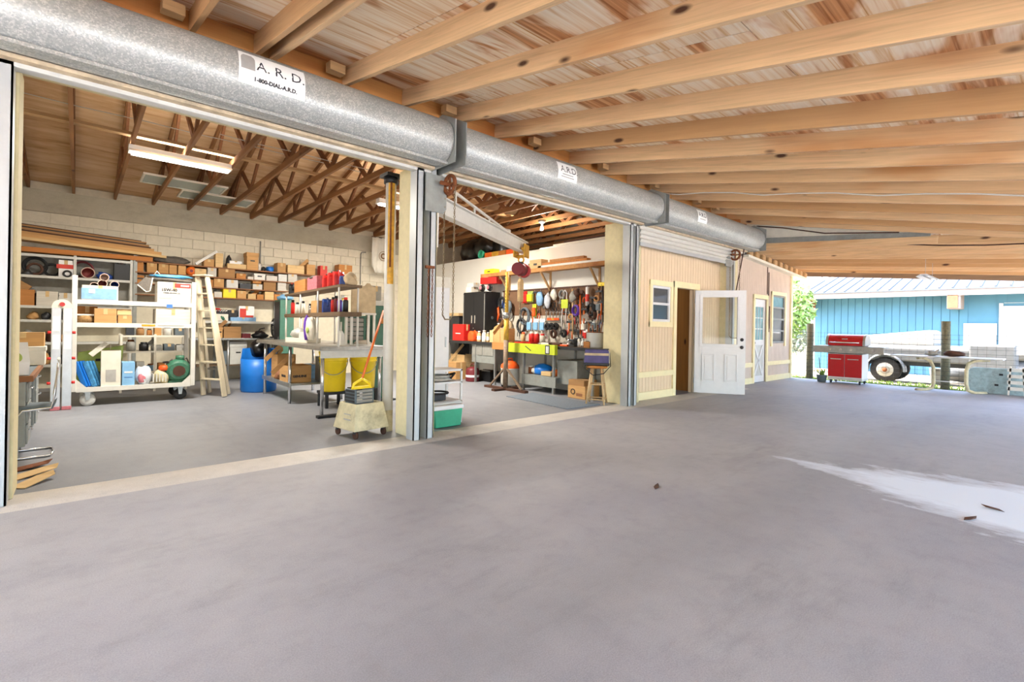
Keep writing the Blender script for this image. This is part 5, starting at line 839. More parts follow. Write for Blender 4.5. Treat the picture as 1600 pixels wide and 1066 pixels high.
o=thing('red_tray','flat red plastic tool tray on the bench','tray',(6.85,onp(822,6.85),ZB+.001)); MB().box(-.1,.1,-.24,.24,0,.012).box(-.1,-.09,-.24,.24,.012,.045).box(.09,.1,-.24,.24,.012,.045).box(-.09,.09,-.24,-.23,.012,.045).box(-.09,.09,.23,.24,.012,.045).build('body',M('red_plastic'),o)
for k,(px,mt,h) in enumerate(((856,'off_white',.05),(868,'brown_dark',.06),(878,'orange_plastic',.035))): o=thing('hand_tool',['cream handled scraper set on the bench','dark wooden plane on the bench','orange handled clamp on the bench'][k],'tool',(6.88,onp(px,6.88),ZB+.001),R(90)); MB().box(-.16,.16,-.03,.03,0,h).build('body',M(mt),o,bevel=.01); MB().cyl((.16,0,h/2),(.26,0,h/2),.014,n=8).build('handle',M('steel'),o)
vi=thing('bench_vise','grey bench vise clutter near the white pail','vise',(6.92,onp(898,6.92),ZB+.001)); MB().box(-.08,.08,-.06,.06,0,.06).box(-.10,.02,-.05,.05,.06,.14).box(.05,.12,-.06,.06,.07,.17).build('body',M('dark_metal'),vi,bevel=.008); MB().cyl((-.22,0,.09),(.05,0,.09),.015,n=8).cyl((-.2,-.08,.09),(-.2,.08,.09),.008,n=6).build('screw',M('steel'),vi)
for k,px in enumerate((889,905,911)): bottle(6.95,onp(px,6.95),ZB,.16+.02*k,.03,['steel','off_white','chrome'][k],['steel oiler beside the vise','cream grease bottle beside the vise','chrome oil can beside the vise'][k],BGX)
onb(912,921,535,'cardboard_orange','small orange parts tray by the white pail','tray',.15)
wp_=thing('paint_pail','white dented pail with tools standing in it at the near bench end','pail',(6.98,5.62,ZB+.001)); MB().lathe([(0,0),(.145,0),(.15,.01),(.155,.26),(.16,.27),(.15,.28),(.145,.26),(.14,.02),(0,.02)],n=24).build('shell',M('light_grey'),wp_); MB().torus((0,0,.275),.155,.008,'Z',24,6).build('rim',M('rust'),wp_)
for k in range(6): q=k*1.05; MB().cyl((.06*math.cos(q),.06*math.sin(q),.05),(.13*math.cos(q),.13*math.sin(q),.36+.05*(k%3)),.012,n=6).build('tool_handle',M(['black','rust','shelf_wood'][k%3]),wp_)
# black cabinet
bcab=thing('tool_cabinet','black two-door tool cabinet standing on the far end of the workbench','cabinet',(7.17,9.22,ZB+.001)); MB().box(-.20,.23,-.43,.43,0,1.15).build('case',M('black'),bcab,bevel=.004)
for y0,y1,hy in ((-.42,-.004,-.06),(.004,.42,.06)): dd=MB().box(-.216,-.20,y0,y1,.03,1.12).build('door',M('black'),bcab,bevel=.003); MB().box(-.228,-.216,hy-.018,hy+.018,.42,.60).build('handle',M('chrome'),dd)
for y in (-.405,.405): MB().box(-.219,-.2165,y-.014,y+.014,.06,1.10).build('edge_strip',M('steel'),bcab)
MB().cyl((.0,-.431,.55),(.0,-.436,.55),.035,n=16).build('round_badge',M('slate'),bcab); MB().cyl((-.216,0,.30),(-.224,0,.30),.012,n=10).build('lock',M('steel'),bcab)
zc=ZB+1.153
box_thing(7.12,9.52,zc,.22,.22,.13,'off_white','cream box on the left of the tool cabinet','things on the tool cabinet'); box_thing(7.14,9.50,zc+.133,.18,.26,.10,'cardboard_white','yellow-labelled white box stacked on the cream box','things on the tool cabinet')
o=box_thing(7.18,8.86,zc+.18,.22,.50,.15,'red_plastic','red carton lying on the ear muffs over the tool cabinet','things on the tool cabinet',rz=.15)
for k,y in enumerate((9.05,8.78)): em=thing('ear_muffs',['left black ear muffs with red cups on the tool cabinet','right black ear muffs with red cups on the tool cabinet'][k],'ear muffs',(7.08,y,zc),0,'ear muffs on the tool cabinet'); MB().torus((0,0,.09),.075,.014,'X',18,6).build('headband',M('black'),em); MB().ball((-.03,0,.09),(.05,.06,.075)).build('ear_cup',M('black'),em); MB().ball((-.07,0,.09),(.02,.04,.05)).build('red_shell',M('pink_red'),em)
box_thing(7.20,10.15,0,.36,.5,1.50,'dark_metal','dark steel cabinet beyond the black tool cabinet','dark cabinets',cat='cabinet',name='steel_cabinet'); box_thing(7.20,10.15,1.51,.44,.56,.07,'cardboard_pale','pale board lying on the dark steel cabinet',None,cat='board',name='board')
# pegboard and tools
pbd=thing('pegboard','brown pegboard full of hanging hand tools on the partition wall','pegboard',(7.43,0,0)); MB().box(-.01,.018,5.4,8.7,1.52,2.08).build('dark_panel',M('peg_brown'),pbd); MB().box(-.008,.018,5.4,8.7,.96,1.515).build('pale_panel',M('peg_pale'),pbd); MB().box(-.02,.0,5.38,8.72,2.07,2.10).build('top_strip',M('brown_dark'),pbd)
PG='hand tools hanging on the pegboard'; XP=7.40
def peg(px,py): a=at(px,py,X=XP); return a.y,a.z
def hook(o): MB().tube([(.03,0,0),(-.04,0,-.005),(-.045,0,.02)],.004,5).build('hook',M('steel'),o)
def pegthing(name,px,py,label,cat='tool'):
    y,z=peg(px,py); o=thing(name,label,cat,(XP-.02,y,z),0,PG); hook(o); return o
def coil(px,py,r,mat,label):
    o=pegthing('cord_coil',px,py,label,'cord'); MB().torus((-.03,0,-r),r,.016,'X',20,6,1.25).torus((-.045,.012,-r*.98),r*.9,.014,'X',20,6,1.3).torus((-.02,-.01,-r),r*.95,.014,'X',20,6,1.2).build('turns',M(mat),o); MB().cyl((-.06,0,-r*.1),(0,0,-r*.1),.022,n=8).build('tie',M('black'),o)
def pack(px,py,w_,h,mat,label,m2='sticker'):
    o=pegthing('blister_pack',px,py,label,'pack'); MB().box(-.012,-.008,-w_/2,w_/2,-h,.02).build('card',M(m2),o); MB().box(-.045,-.012,-w_*.4,w_*.4,-h*.92,-h*.22).build('blister',M(mat),o,bevel=.01)
def wrench(px,py,L,label,mat='steel'):
    o=pegthing('wrench',px,py,label); MB().torus((-.012,0,-.03),.022,.008,'X',14,6).bar((-.012,0,-.05),(-.012,0,-L+.03),.012,.022,up=(1,0,0)).prism([(-.03,-L-.02),(-.01,-L-.02),(-.01,-L+.012),(.01,-L+.012),(.01,-L-.02),(.03,-L-.02),(.025,-L+.035),(-.025,-L+.035)],-.02,-.004,'X').build('shank',M(mat),o)
def hammer(px,py,L,label,mat='orange_pole'):
    o=pegthing('hammer',px,py,label); MB().box(-.03,.0,-.07,.07,-.04,.0).prism([(.07,-.03),(.11,-.05),(.07,-.005)],-.025,-.005,'X').build('head',M('dark_metal'),o,bevel=.004); MB().cyl((-.015,0,-.03),(-.015,0,-L),.015,n=8).build('handle',M(mat),o)
def saw(px,py,L,label):
    o=pegthing('hand_saw',px,py,label); MB().prism([(-.07,0),(.07,0),(.03,-L),(-.02,-L)],-.014,-.010,'X').build('blade',M('chrome'),o); MB().torus((-.012,0,.05),.05,.018,'X',16,6).build('grip',M('plank_wood'),o)
def pliers(px,py,L,mat,label):
    o=pegthing('pliers',px,py,label); MB().bar((-.012,-.01,.0),(-.012,.012,-L*.35),.01,.014,up=(1,0,0)).bar((-.016,.01,.0),(-.016,-.012,-L*.35),.01,.014,up=(1,0,0)).build('jaws',M('dark_metal'),o); MB().tube([(-.014,.012,-L*.35),(-.014,.035,-L*.65),(-.014,.03,-L)],.009,6).tube([(-.014,-.012,-L*.35),(-.014,-.035,-L*.65),(-.014,-.03,-L)],.009,6).build('grips',M(mat),o)
def stick(px,py,L,mat,label,name='handle_stick',tip=None):
    y,z=peg(px,py); o=thing(name,label,'tool',(XP-.05,y,z),0,PG); hook(o); MB().cyl((0,0,0),(.0,-.03,-L),.014,n=8).build('shaft',M(mat),o)
    if tip: MB().box(-.03,.0,-.09,.09,-.02,.05).build('head',M(tip),o,bevel=.01)
def pouch(px,py,w_,h,mat,label):
    o=pegthing('tool_bag',px,py,label,'bag'); lump(MB(),(-.06,0,-h*.55),(.055,w_/2,h*.5),int(px),.2,flat=False).build('pouch',M(mat),o); MB().tube([(-.04,-w_*.3,-h*.15),(-.03,0,.01),(-.04,w_*.3,-h*.15)],.006,5).build('strap',M('black'),o)
coil(786,466,.10,'black_rubber','black cord coil high at the left of the pegboard'); pouch(797,470,.26,.30,'slate','grey and blue tool bag left of the yellow post'); pack(789,471,.14,.16,'dark_blue','blue blister pack beside the grey tool bag','dark_blue')
o=pegthing('extension_reel',781,478,'orange extension cord bundle hanging by the tool cabinet','cord'); MB().tube([(-.03,.05,-.02),(-.03,.08,-.1),(-.03,.02,-.22),(-.03,.0,-.34)],.024,8).tube([(-.045,.0,-.05),(-.045,-.03,-.2),(-.04,.01,-.36)],.024,8).build('turns',M('orange_plastic'),o); MB().torus((-.03,.06,-.05),.06,.008,'X',14,5).build('loop',M('orange_plastic'),o)
coil(785,499,.09,'brown_dark','brown belt coil below the orange cord'); coil(781,507,.09,'light_grey','pale cable coil at the lower left of the pegboard'); coil(797,503,.09,'tan_cloth','tan rope coil beside the yellow post'); coil(797,485,.10,'drawer_grey','grey hose coil beside the yellow post')
pack(821,457,.16,.24,'red_plastic','red blister pack at the top of the pegboard','red_plastic'); pack(829,457,.20,.22,'yellow_plastic','yellow and green pack beside the red one','lime_pack'); coil(822,484,.15,'slate','blue-grey coil of tubing right of the yellow post'); coil(817,500,.13,'dark_metal','dark ring coil under the blue-grey tubing')
pack(836,477,.12,.26,'orange_plastic','orange and black pack below the yellow one','lime'); pouch(847,455,.18,.30,'pale_blue','clear bag of parts high on the pegboard'); pouch(859,458,.16,.30,'clear_bag','translucent grey bag beside the clear one'); pouch(869,452,.16,.22,'off_white','crumpled white cloth bag on the pegboard')
for k,px in enumerate((829,839,849)): pack(px,500,.16,.24,'blue_light',['left of the three blue and white packs on the pegboard','middle of the three blue and white packs on the pegboard','right of the three blue and white packs on the pegboard'][k],'white_clean'); 
for k,px in enumerate((856,862,868,873)): pliers(px,474,.18,random.choice(['black','red_plastic']),f'pliers in the upper pegboard row, {ORD[k]} from the left')
for k,px in enumerate((855,861,866,871,876)): wrench(px,486,.18,f'combination wrench in the middle pegboard row, {ORD[k]} from the left')
o=pegthing('spirit_level',866,499,'short orange level across the pegboard','level'); MB().box(-.03,-.008,-.17,.17,-.03,.02).build('body',M('orange_plastic'),o,bevel=.004); MB().box(-.032,-.03,-.03,.03,-.015,.008).build('vial',M('lime'),o)
for k,px in enumerate((858,864,871)): coil(px,507,.05,'black_rubber',['left of three small black clamp rings','middle of three small black clamp rings','right of three small black clamp rings'][k])
o=pegthing('clothesline',885,455,'white looped cord with a lime card on the pegboard','cord'); MB().tube([(-.04,.05,-.3),(-.04,.05,-.05),(-.04,0,.01),(-.04,-.05,-.05),(-.04,-.05,-.3),(-.04,-.03,-.55),(-.04,-.06,-.8)],.009,6).tube([(-.04,.05,-.3),(-.04,.08,-.6),(-.04,.05,-.85)],.009,6).build('cord',M('white_clean'),o); MB().box(-.05,-.045,-.09,.09,-.36,-.18).build('card',M('lime'),o)
stick(896,452,.92,'cardboard_pale','pale wooden shaft hanging on the pegboard'); stick(908,459,.80,'orange_pole','orange wooden shaft with a brown brush head',tip='brown_dark',name='broom')
o=pegthing('red_white_tube',920,450,'white tube with a red label on the pegboard','tube'); MB().cyl((-.04,0,-.36),(-.04,0,0),.035,n=14).build('tube',M('white_clean'),o); MB().lathe([(.036,-.28),(.036,-.14)],(-.04,0,0),14).build('red_label',M('print_red'),o)
saw(893,500,.26,'brown handled hand saw with a tilted blade'); saw(933,472,.42,'long steel hand saw near the right end of the pegboard'); hammer(914,483,.30,'claw hammer with an orange handle near the broom'); o=pegthing('trowel',918,492,'bright steel trowel near the right of the pegboard'); MB().prism([(-.09,-.02),(.06,-.09),(.10,-.03),(-.04,.04)],-.03,-.02,'X').build('blade',M('chrome'),o); MB().bar((-.03,-.08,-.06),(-.03,-.17,-.14),.02,.02).build('grip',M('black'),o)
pouch(899,456,.20,.20,'drawer_grey','grey leather apron bundle high on the pegboard'); pouch(905,452,.14,.16,'brown_dark','brown glove bundle beside the shafts'); hammer(927,465,.34,'black handled mallet beside the long saw','black'); stick(943,447,.70,'black','black rod with a yellow grip at the right pegboard end',name='grease_gun',tip='yellow_plastic'); coil(926,478,.09,'black_rubber','black cable coil beside the mallet'); coil(902,480,.08,'purple','purple strap coil behind the shafts'); wrench(948,472,.34,'large steel wrench at the right pegboard end')
for k,px in enumerate((879,887,902,911)): pliers(px,512,.16,'red_plastic' if k%2 else 'black',f'pliers in the lowest pegboard row, {ORD[k]} from the left')
# lumber shelf with brackets
ls=thing('lumber_shelf','timber wall shelf on triangular brackets above the pegboard','shelf',(7.45,0,0)); MB().box(-.34,.0,5.45,9.15,2.44,2.48).box(-.36,-.34,5.45,9.15,2.41,2.49).build('shelf_board',M('plank_wood'),ls)
for y in (5.9,7.2,8.5): MB().bar((-.32,y,2.43),(-.02,y,2.05),.03,.04).box(-.03,0,y-.02,y+.02,1.98,2.44).box(-.33,-.03,y-.02,y+.02,2.405,2.44).build('bracket',M('brace_wood'),ls)
LG='lumber on the wall shelf'
for k,(y0,y1,x,z,w_,h,mt,lb) in enumerate(((5.5,7.3,-.30,2.482,.10,.06,'white_paint','white painted board at the near end of the lumber shelf'),(6.0,7.2,-.28,2.545,.12,.05,'beam_orange','orange board lying on the white one'),(6.1,7.0,-.26,2.60,.10,.05,'plank_wood','short orange board at the top of the lumber pile'),(7.2,7.55,-.30,2.482,.2,.20,'cardboard_pale','tan box among the lumber on the wall shelf'),(7.6,8.3,-.30,2.482,.18,.14,'light_grey','grey plastic case on the lumber shelf'),(8.75,9.1,-.30,2.482,.18,.12,'yellow_plastic','yellow case at the far end of the lumber shelf'),(5.5,8.7,-.12,2.482,.09,.09,'brace_wood','long pale stud at the back of the lumber shelf'))):
    o=thing('lumber' if h<.12 and 'case' not in lb else 'case',lb,'lumber' if 'board' in lb or 'stud' in lb else 'case',(7.45+x,(y0+y1)/2,z),0,LG); L=(y1-y0)/2; MB().box(0,w_,-L,L,0,h).build('body',M(mt),o,bevel=.004)
    if 'case' in lb or 'box' in lb: MB().box(-.004,.0,-.05,.05,h*.4,h*.6).build('latch',M('dark_metal'),o)
# loft junk over the partition
JG='junk stored on the loft above the partition'
def loft(px,pyt,r,mt,lb,sd,nm='rubbish_bag',cat='bag'):
    a=at(px,pyt,X=7.75); single(nm,lump(MB(),(0,0,r[2]*.8),r,sd,.22),M(mt),lb,cat,(7.80,a.y,2.951),0,JG)
loft(738,385,(.26,.5,.32),'bag_black','large black rubbish bag at the far end of the loft',80); loft(757,380,(.26,.40,.36),'bag_black','black rubbish bag beside the large one on the loft',81); loft(783,380,(.26,.38,.30),'bag_black','third black rubbish bag on the loft near the crane tip',82)
o=thing('green_bowl','green plastic bowl tipped on its side on the loft','bowl',(7.55,at(751,394,X=7.52).y,3.055),0,JG); MB().lathe([(.10,-.07),(.095,-.02),(.07,.05),(0,.06),(.0,.05),(.06,.04),(.085,-.02),(.09,-.07),(.10,-.07)],n=20,axis='X').build('bowl',M('teal_plastic'),o); MB().torus((-.07,0,0),.1,.01,'X',18,6).build('rim',M('teal_plastic'),o)
for k,(px,mt) in enumerate(((763,'orange_pole'),(774,'hoist_yellow'),(785,'beam_orange'),(797,'orange_plastic'))): a=at(px,397,X=7.55); o=box_thing(7.56,a.y,2.951,.13,.26,.12,mt,['first orange block after the green bowl on the loft edge','yellow block second after the green bowl on the loft edge','wooden block third after the green bowl on the loft edge','orange case fourth after the green bowl on the loft edge'][k],JG,cat='case',name='parts_case')
for k,(y0,y1,z,mt) in enumerate(((5.5,7.6,2.951,'white_paint'),(5.6,7.2,2.986,'off_white'),(5.8,6.9,3.021,'brown_dark'))): single('loft_board',MB().box(-.12,.12,-(y1-y0)/2,(y1-y0)/2,.001,.033),M(mt),['long white board on the loft edge','cream board on the white loft board','dark board on top of the loft boards'][k],'board',(7.62,(y0+y1)/2,z),0,JG)
# stool with tote
st=thing('wooden_stool','pale wooden bar stool at the near end of the workbench','stool',(6.55,5.22,0),R(30)); MB().lathe([(0,.60),(.165,.60),(.175,.615),(.17,.635),(.15,.64),(0,.64)],n=24).build('seat',M('beam_orange'),st); lg=[]
for k in range(4):
    q=R(45+90*k); a=(.11*math.cos(q),.11*math.sin(q),.60); b=(.21*math.cos(q),.21*math.sin(q),0); MB().cyl(a,b,.018,.016,n=10).build('leg',M('stool_wood'),st); lg.append((Vector(a),Vector(b)))
for k in range(4):
    for f in (.45,.86): MB().cyl(lg[k][0].lerp(lg[k][1],f),lg[(k+1)%4][0].lerp(lg[(k+1)%4][1],f),.011,n=8).build('stretcher',M('stool_wood'),st)
tb=thing('tote_bag','purple and black tote bag with a strap on the stool','bag',(6.56,5.24,.642),R(-52)); MB().prism([(-.21,0),(.21,0),(.20,.25),(.17,.27),(-.19,.27)],-.11,.11,'Y').build('bag',M('purple_bag'),tb,bevel=.02); MB().box(-.215,.215,-.115,.115,.0,.05).build('base',M('black'),tb,bevel=.01); MB().box(-.20,.20,-.118,-.11,.17,.21).build('pale_band',M('tan_cloth'),tb); MB().box(.205,.214,-.10,.10,.05,.24).build('end_panel',M('off_white'),tb); MB().box(-.2,.2,-.1,.1,.268,.282).build('zip_top',M('black'),tb); MB().tube([(.215,-.02,.22),(.23,-.10,.0),(.12,-.20,-.12),(-.05,-.21,-.15),(-.19,-.14,-.05),(-.21,-.05,.1)],.008,6).build('strap',M('black'),tb)
# shelf stand, cooler and tall white locker behind the centre pier
a=at(702,500,Y=6.1); tl=thing('white_locker','tall white metal locker behind the centre pier','locker',(a.x-.28,6.3,0)); MB().box(-.28,.28,-.2,.25,.03,1.98).build('body',M('white_clean'),tl,bevel=.006); MB().box(-.26,.26,-.212,-.2,.08,1.82).build('door',M('white_clean'),tl,bevel=.004); MB().box(-.285,.285,-.205,.255,1.83,1.985).build('top_band',M('off_white'),tl); MB().box(.20,.22,-.225,-.212,.95,1.1).build('handle',M('steel'),tl)
for x in (-.24,.24): MB().box(x-.02,x+.02,-.18,.2,0,.03).build('foot',M('black'),tl)
sx0,sx1=3.24,at(722,620,Y=5.28).x; ss=thing('wire_stand','white metal stand with a hose shelf behind the centre pier','stand',((sx0+sx1)/2,5.45,0)); X=(sx1-sx0)/2
for x in (-X,X):
    for y in (-.17,.17): MB().box(x-.012,x+.012,y-.012,y+.012,0,.70).build('leg',M('white_clean'),ss)
for z in (.69,.53,.28): MB().box(-X-.012,X+.012,-.182,.182,z-.012,z+.012).build('shelf',M('white_clean'),ss)
o=thing('hose_loop','grey hose loop lying on the white stand shelf','hose',((sx0+sx1)/2,5.42,.543)); MB().torus((0,0,.03),.17,.02,'Z',24,8,.8).torus((.01,0,.065),.15,.018,'Z',24,8,.85).build('turns',M('bag_grey'),o); MB().tube([(.15,0,.07),(.2,-.1,.1),(.1,-.16,.05)],.016,6).build('hose_end',M('black_rubber'),o)
o=thing('tyre_pump','black hose pump on the lower white stand shelf','pump',((sx0+sx1)/2,5.42,.293)); MB().box(-.1,.1,-.06,.06,0,.08).build('body',M('dark_metal'),o,bevel=.01); MB().torus((0,0,.10),.14,.014,'Z',20,6).build('hose',M('black_rubber'),o)
ca=at(686,660,Y=5.1); cb=at(718,660,Y=5.1); co=thing('cool_box','green cool box with a white lid on the sill','cooler',((ca.x+cb.x)/2+.0,5.19,.007)); X=(cb.x-ca.x)/2+.06; MB().prism([(-X*.88,0),(X*.88,0),(X,.22),(-X,.22)],-.11,.09,'Y').build('body',M('teal_plastic'),co,bevel=.012); MB().box(-X-.012,X+.012,-.125,.105,.215,.27).build('lid',M('white_clean'),co,bevel=.012); MB().tube([(-X-.005,-.02,.17),(-X-.03,-.05,.285),(X+.03,-.05,.285),(X+.005,-.02,.17)],.010,6).build('handle',M('white_clean'),co)
# ================================================================ FAR WALL BITS AND CEILING FITTINGS
# rods seen behind the open door
a=at(1180,366,Y=4.3); b=at(1147,470,Y=4.9); single('bent_rod',MB().tube([(b.x+.02-a.x,.55,-a.z+.02),(b.x-a.x,.6,b.z-a.z),(-.10,.2,-.25),(-.02,.05,-.05),(.10,-.02,-.01)],.012,8),M('brown_dark'),'thin brown bent rod leaning up to the ceiling behind the open door','rod',(a.x,a.y,a.z))
bm_=thing('push_broom','worn push broom leaning on the siding behind the glass door','broom',(10.70,4.80,0)); MB().cyl((0,.0,.10),(.42,.16,1.25),.014,n=8).build('handle',M('brown_dark'),bm_); MB().box(-.25,.2,-.04,.04,.04,.10).build('block',M('shelf_wood'),bm_); MB().box(-.25,.2,-.035,.035,.002,.04).build('bristles',M('black'),bm_)
dp=thing('downpipe','thin brown conduit running down the far siding wall','pipe',(13.0,4.97,0)); MB().tube([(.02,0,2.75),(.02,0,1.6),(.05,-.01,1.25),(.09,0,1.35),(.09,.0,1.9)],.011,6).build('conduit',M('brown_dark'),dp)
single('hanging_strap',MB().tube([(11.2,4.55,zr(4.55)-.01),(11.15,4.0,zr(4.0)-.02),(11.1,3.2,zr(3.2)-.09),(11.05,2.6,zr(2.6)-.05),(11.0,2.0,zr(2.0)-.01)],.012,6),M('brown_dark'),'brown cable sagging under the step in the roof','cable'); single('hanging_strap',MB().tube([(11.4,1.95,zf(11.4,1.95)-.01),(11.3,1.5,zf(11.3,1.5)-.06),(11.2,.9,zf(11.2,.9)-.09),(11.1,.3,zr(.3)-.05),(11.0,-.2,zr(-.2)-.01)],.012,6),M('brown_dark'),'second brown cable sagging near the open side','cable')
single('roof_cable',MB().tube([(7.35+.02*math.sin(k*1.7),4.7-k*.45,zr(4.7-k*.45)-.012-.03*(k%3==1)) for k in range(13)],.008,6),M('white_paint'),'white cable stapled along the rafters of the lean-to','cable')
a=at(1450,441,X=13.6); sf=thing('shop_light','white twin-tube shop light hanging from the far roof','lamp',(a.x,a.y,a.z)); MB().prism([(-.13,0),(-.05,.05),(.05,.05),(.13,0),(.12,0),(.045,.04),(-.045,.04),(-.12,0)],-.61,.61,'Y').build('reflector',M('white_clean'),sf); [MB().cyl((x,-.58,.012),(x,.58,.012),.016,n=10).build('tube_lamp',M('white_clean'),sf) for x in (-.05,.05)]; [MB().cyl((0,y,.05),(0,y,zf(a.x,a.y+y)+.14-a.z),.004,n=6).build('hanging_wire',M('steel'),sf) for y in (-.4,.4)]; sf.rotation_euler.z=R(90)
# fluorescent strips inside the shop, each with its own light
def strip(x,y,z,label,power,L=.60):
    o=thing('strip_light',label,'lamp',(x,y,z),0,'fluorescent strip lights under the trusses'); MB().box(-L,L,-.065,.065,.03,.09).build('housing',M('white_clean'),o,bevel=.004); MB().prism([(-.10,.0),(-.06,.04),(.06,.04),(.10,.0)],-L,L,'X').build('reflector',M('white_clean'),o)
    for s in (-.035,.035): MB().cyl((-L+.03,s,-.015),(L-.03,s,-.015),.016,n=10).build('tube_lamp',M('lamp_glow'),o)
    l=bpy.data.lights.new('strip_glow','AREA'); l.shape='RECTANGLE'; l.size=2*L; l.size_y=.16; l.energy=power; l.color=(1,.95,.86); l.spread=R(175); q=bpy.data.objects.new('strip_glow',l); col.objects.link(q); q.parent=o; q.location=(0,0,-.045)
    l2=l.copy(); l2.energy=power*.12; q2=bpy.data.objects.new('added_uplight',l2); col.objects.link(q2); q2.parent=o; q2.location=(0,0,.10); q2.rotation_euler.x=math.pi   # added upward fill to brighten the roof deck
    return o
strip(1.07,8.25,3.50,'white fluorescent strip light in the left bay',50); strip(4.70,8.42,3.50,'second fluorescent strip light half hidden by the pipe column',85)
hb=thing('bare_bulb','bare bulb in a metal holder under the middle bay trusses','lamp',(at(844,385,Y=7.6).x,7.6,3.52)); MB().lathe([(0,.08),(.09,.08),(.07,.03),(.03,.0),(.0,.0)],n=16).build('holder',M('steel'),hb); MB().lathe([(.018,.0),(.02,-.04),(.038,-.09),(.03,-.13),(0,-.145)],n=14).build('bulb',M('lamp_glow'),hb); l=bpy.data.lights.new('bulb_glow','POINT'); l.energy=30; l.shadow_soft_size=.05; l.color=(1,.93,.82); q=bpy.data.objects.new('bulb_glow',l); col.objects.link(q); q.parent=hb; q.location=(0,0,-.22)
# stored window sashes lying on the chords
for k,(px,py,lb) in enumerate(((285,283,'nearer framed glass pane stored on the truss chords'),(335,306,'farther framed glass pane stored on the truss chords'))):
    c=at(px,py,Z=3.72); o=thing('stored_pane',lb,'glass pane',(c.x,c.y,3.692),R(0),'glass panes stored on the truss chords'); X,Y_=.62,.34; MB().box(-X,X,-Y_,-Y_+.03,0,.03).box(-X,X,Y_-.03,Y_,0,.03).box(-X,-X+.03,-Y_+.03,Y_-.03,0,.03).box(X-.03,X,-Y_+.03,Y_-.03,0,.03).build('frame',M('off_white'),o); MB().box(-X+.03,X-.03,-Y_+.03,Y_-.03,.01,.018).build('pane',M('frosted_glass'),o)

# ================================================================ OUTDOORS
# grill
gl=at(1296,600,X=14.25); gr2=at(1350,603,X=14.25); yc=(gl.y+gr2.y)/2; gw=abs(gl.y-gr2.y)/2
bq=thing('gas_grill','red four-burner gas grill with steel side shelves at the slab edge','grill',(14.42,yc,0)); H=lambda px,py: at(px,py,X=14.15).z
MB().box(-.26,.28,-gw,gw,.14,.74).build('cabinet_body',M('white_clean'),bq,bevel=.008)
for y0,y1,hy in ((-gw+.01,-.006,-.03),(.006,gw-.01,.03)): dd=MB().box(-.285,-.26,y0,y1,.17,.73).build('door',M('red_enamel'),bq,bevel=.006); MB().box(-.305,-.29,y0+.06,y1-.06,.60,.62).build('handle',M('chrome'),dd)
MB().prism([(-.34,.75),(-.26,.75),(-.26,.93),(-.30,.93)],-gw-.30,gw+.42,'Y').build('control_panel',M('steel'),bq) if False else MB().add([(x,y,z) for y in (-gw-.42,gw+.32) for x,z in ((-.31,.76),(-.24,.76),(-.24,.93),(-.28,.93))],[(0,1,2,3),(7,6,5,4),(0,4,5,1),(1,5,6,2),(2,6,7,3),(3,7,4,0)]).build('control_panel',M('steel'),bq)
for k in range(5): MB().cyl((-.30,gw*.8-k*.22,.84),(-.335,gw*.8-k*.22,.845),.03,n=14).build('burner_knob',M('chrome'),bq)
for s,e in ((-1,.42),(1,.32)): MB().box(-.24,.24,min(s*gw,s*(gw+e)),max(s*gw,s*(gw+e)),.90,.93).build('side_shelf',M('steel'),bq,bevel=.004)
MB().box(-.25,.26,-gw,gw,.74,.94).build('firebox',M('dark_metal'),bq)
poly=[(-.27,.945),(-.27,1.02)]+[(-.02-.25*math.cos(R(q)),1.02+.20*math.sin(R(q))) for q in range(15,166,15)]+[(.25,1.0),(.25,.945)]; MB().add([(x,y,z) for y in (-gw,gw) for x,z in poly],[tuple(range(len(poly)))[::-1],tuple(range(len(poly),2*len(poly)))]+[(i,(i+1)%len(poly),len(poly)+(i+1)%len(poly),len(poly)+i) for i in range(len(poly))]).build('lid',M('red_enamel'),bq)
for s in (-1,1): MB().add([(x*1.03,y,z+.008) for y in sorted((s*gw*1.0,s*(gw+.05))) for x,z in poly],[tuple(range(len(poly)))[::-1],tuple(range(len(poly),2*len(poly)))]+[(i,(i+1)%len(poly),len(poly)+(i+1)%len(poly),len(poly)+i) for i in range(len(poly))]).build('lid_end',M('steel'),bq)
lid_ = [q for q in col.objects if q.parent == bq and q.name.startswith('lid') and 'end' not in q.name][0]; MB().cyl((-.34,-gw*.85,1.02),(-.34,gw*.85,1.02),.014,n=10).box(-.34,-.27,-gw*.8-.01,-gw*.8+.01,1.01,1.03).box(-.34,-.27,gw*.8-.01,gw*.8+.01,1.01,1.03).build('lid_handle',M('chrome'),lid_); MB().box(-.29,-.275,-.06,.06,1.10,1.12).build('badge',M('chrome'),lid_); MB().box(-.27,.28,-gw,gw,.09,.14).build('plinth',M('light_grey'),bq)
for x in (-.2,.22):
    for y in (-gw+.06,gw-.06): MB().cyl((x,y-.015,.045),(x,y+.015,.045),.045,n=14).box(x-.02,x+.02,y-.02,y+.02,.06,.10).build('caster',M('black'),bq)
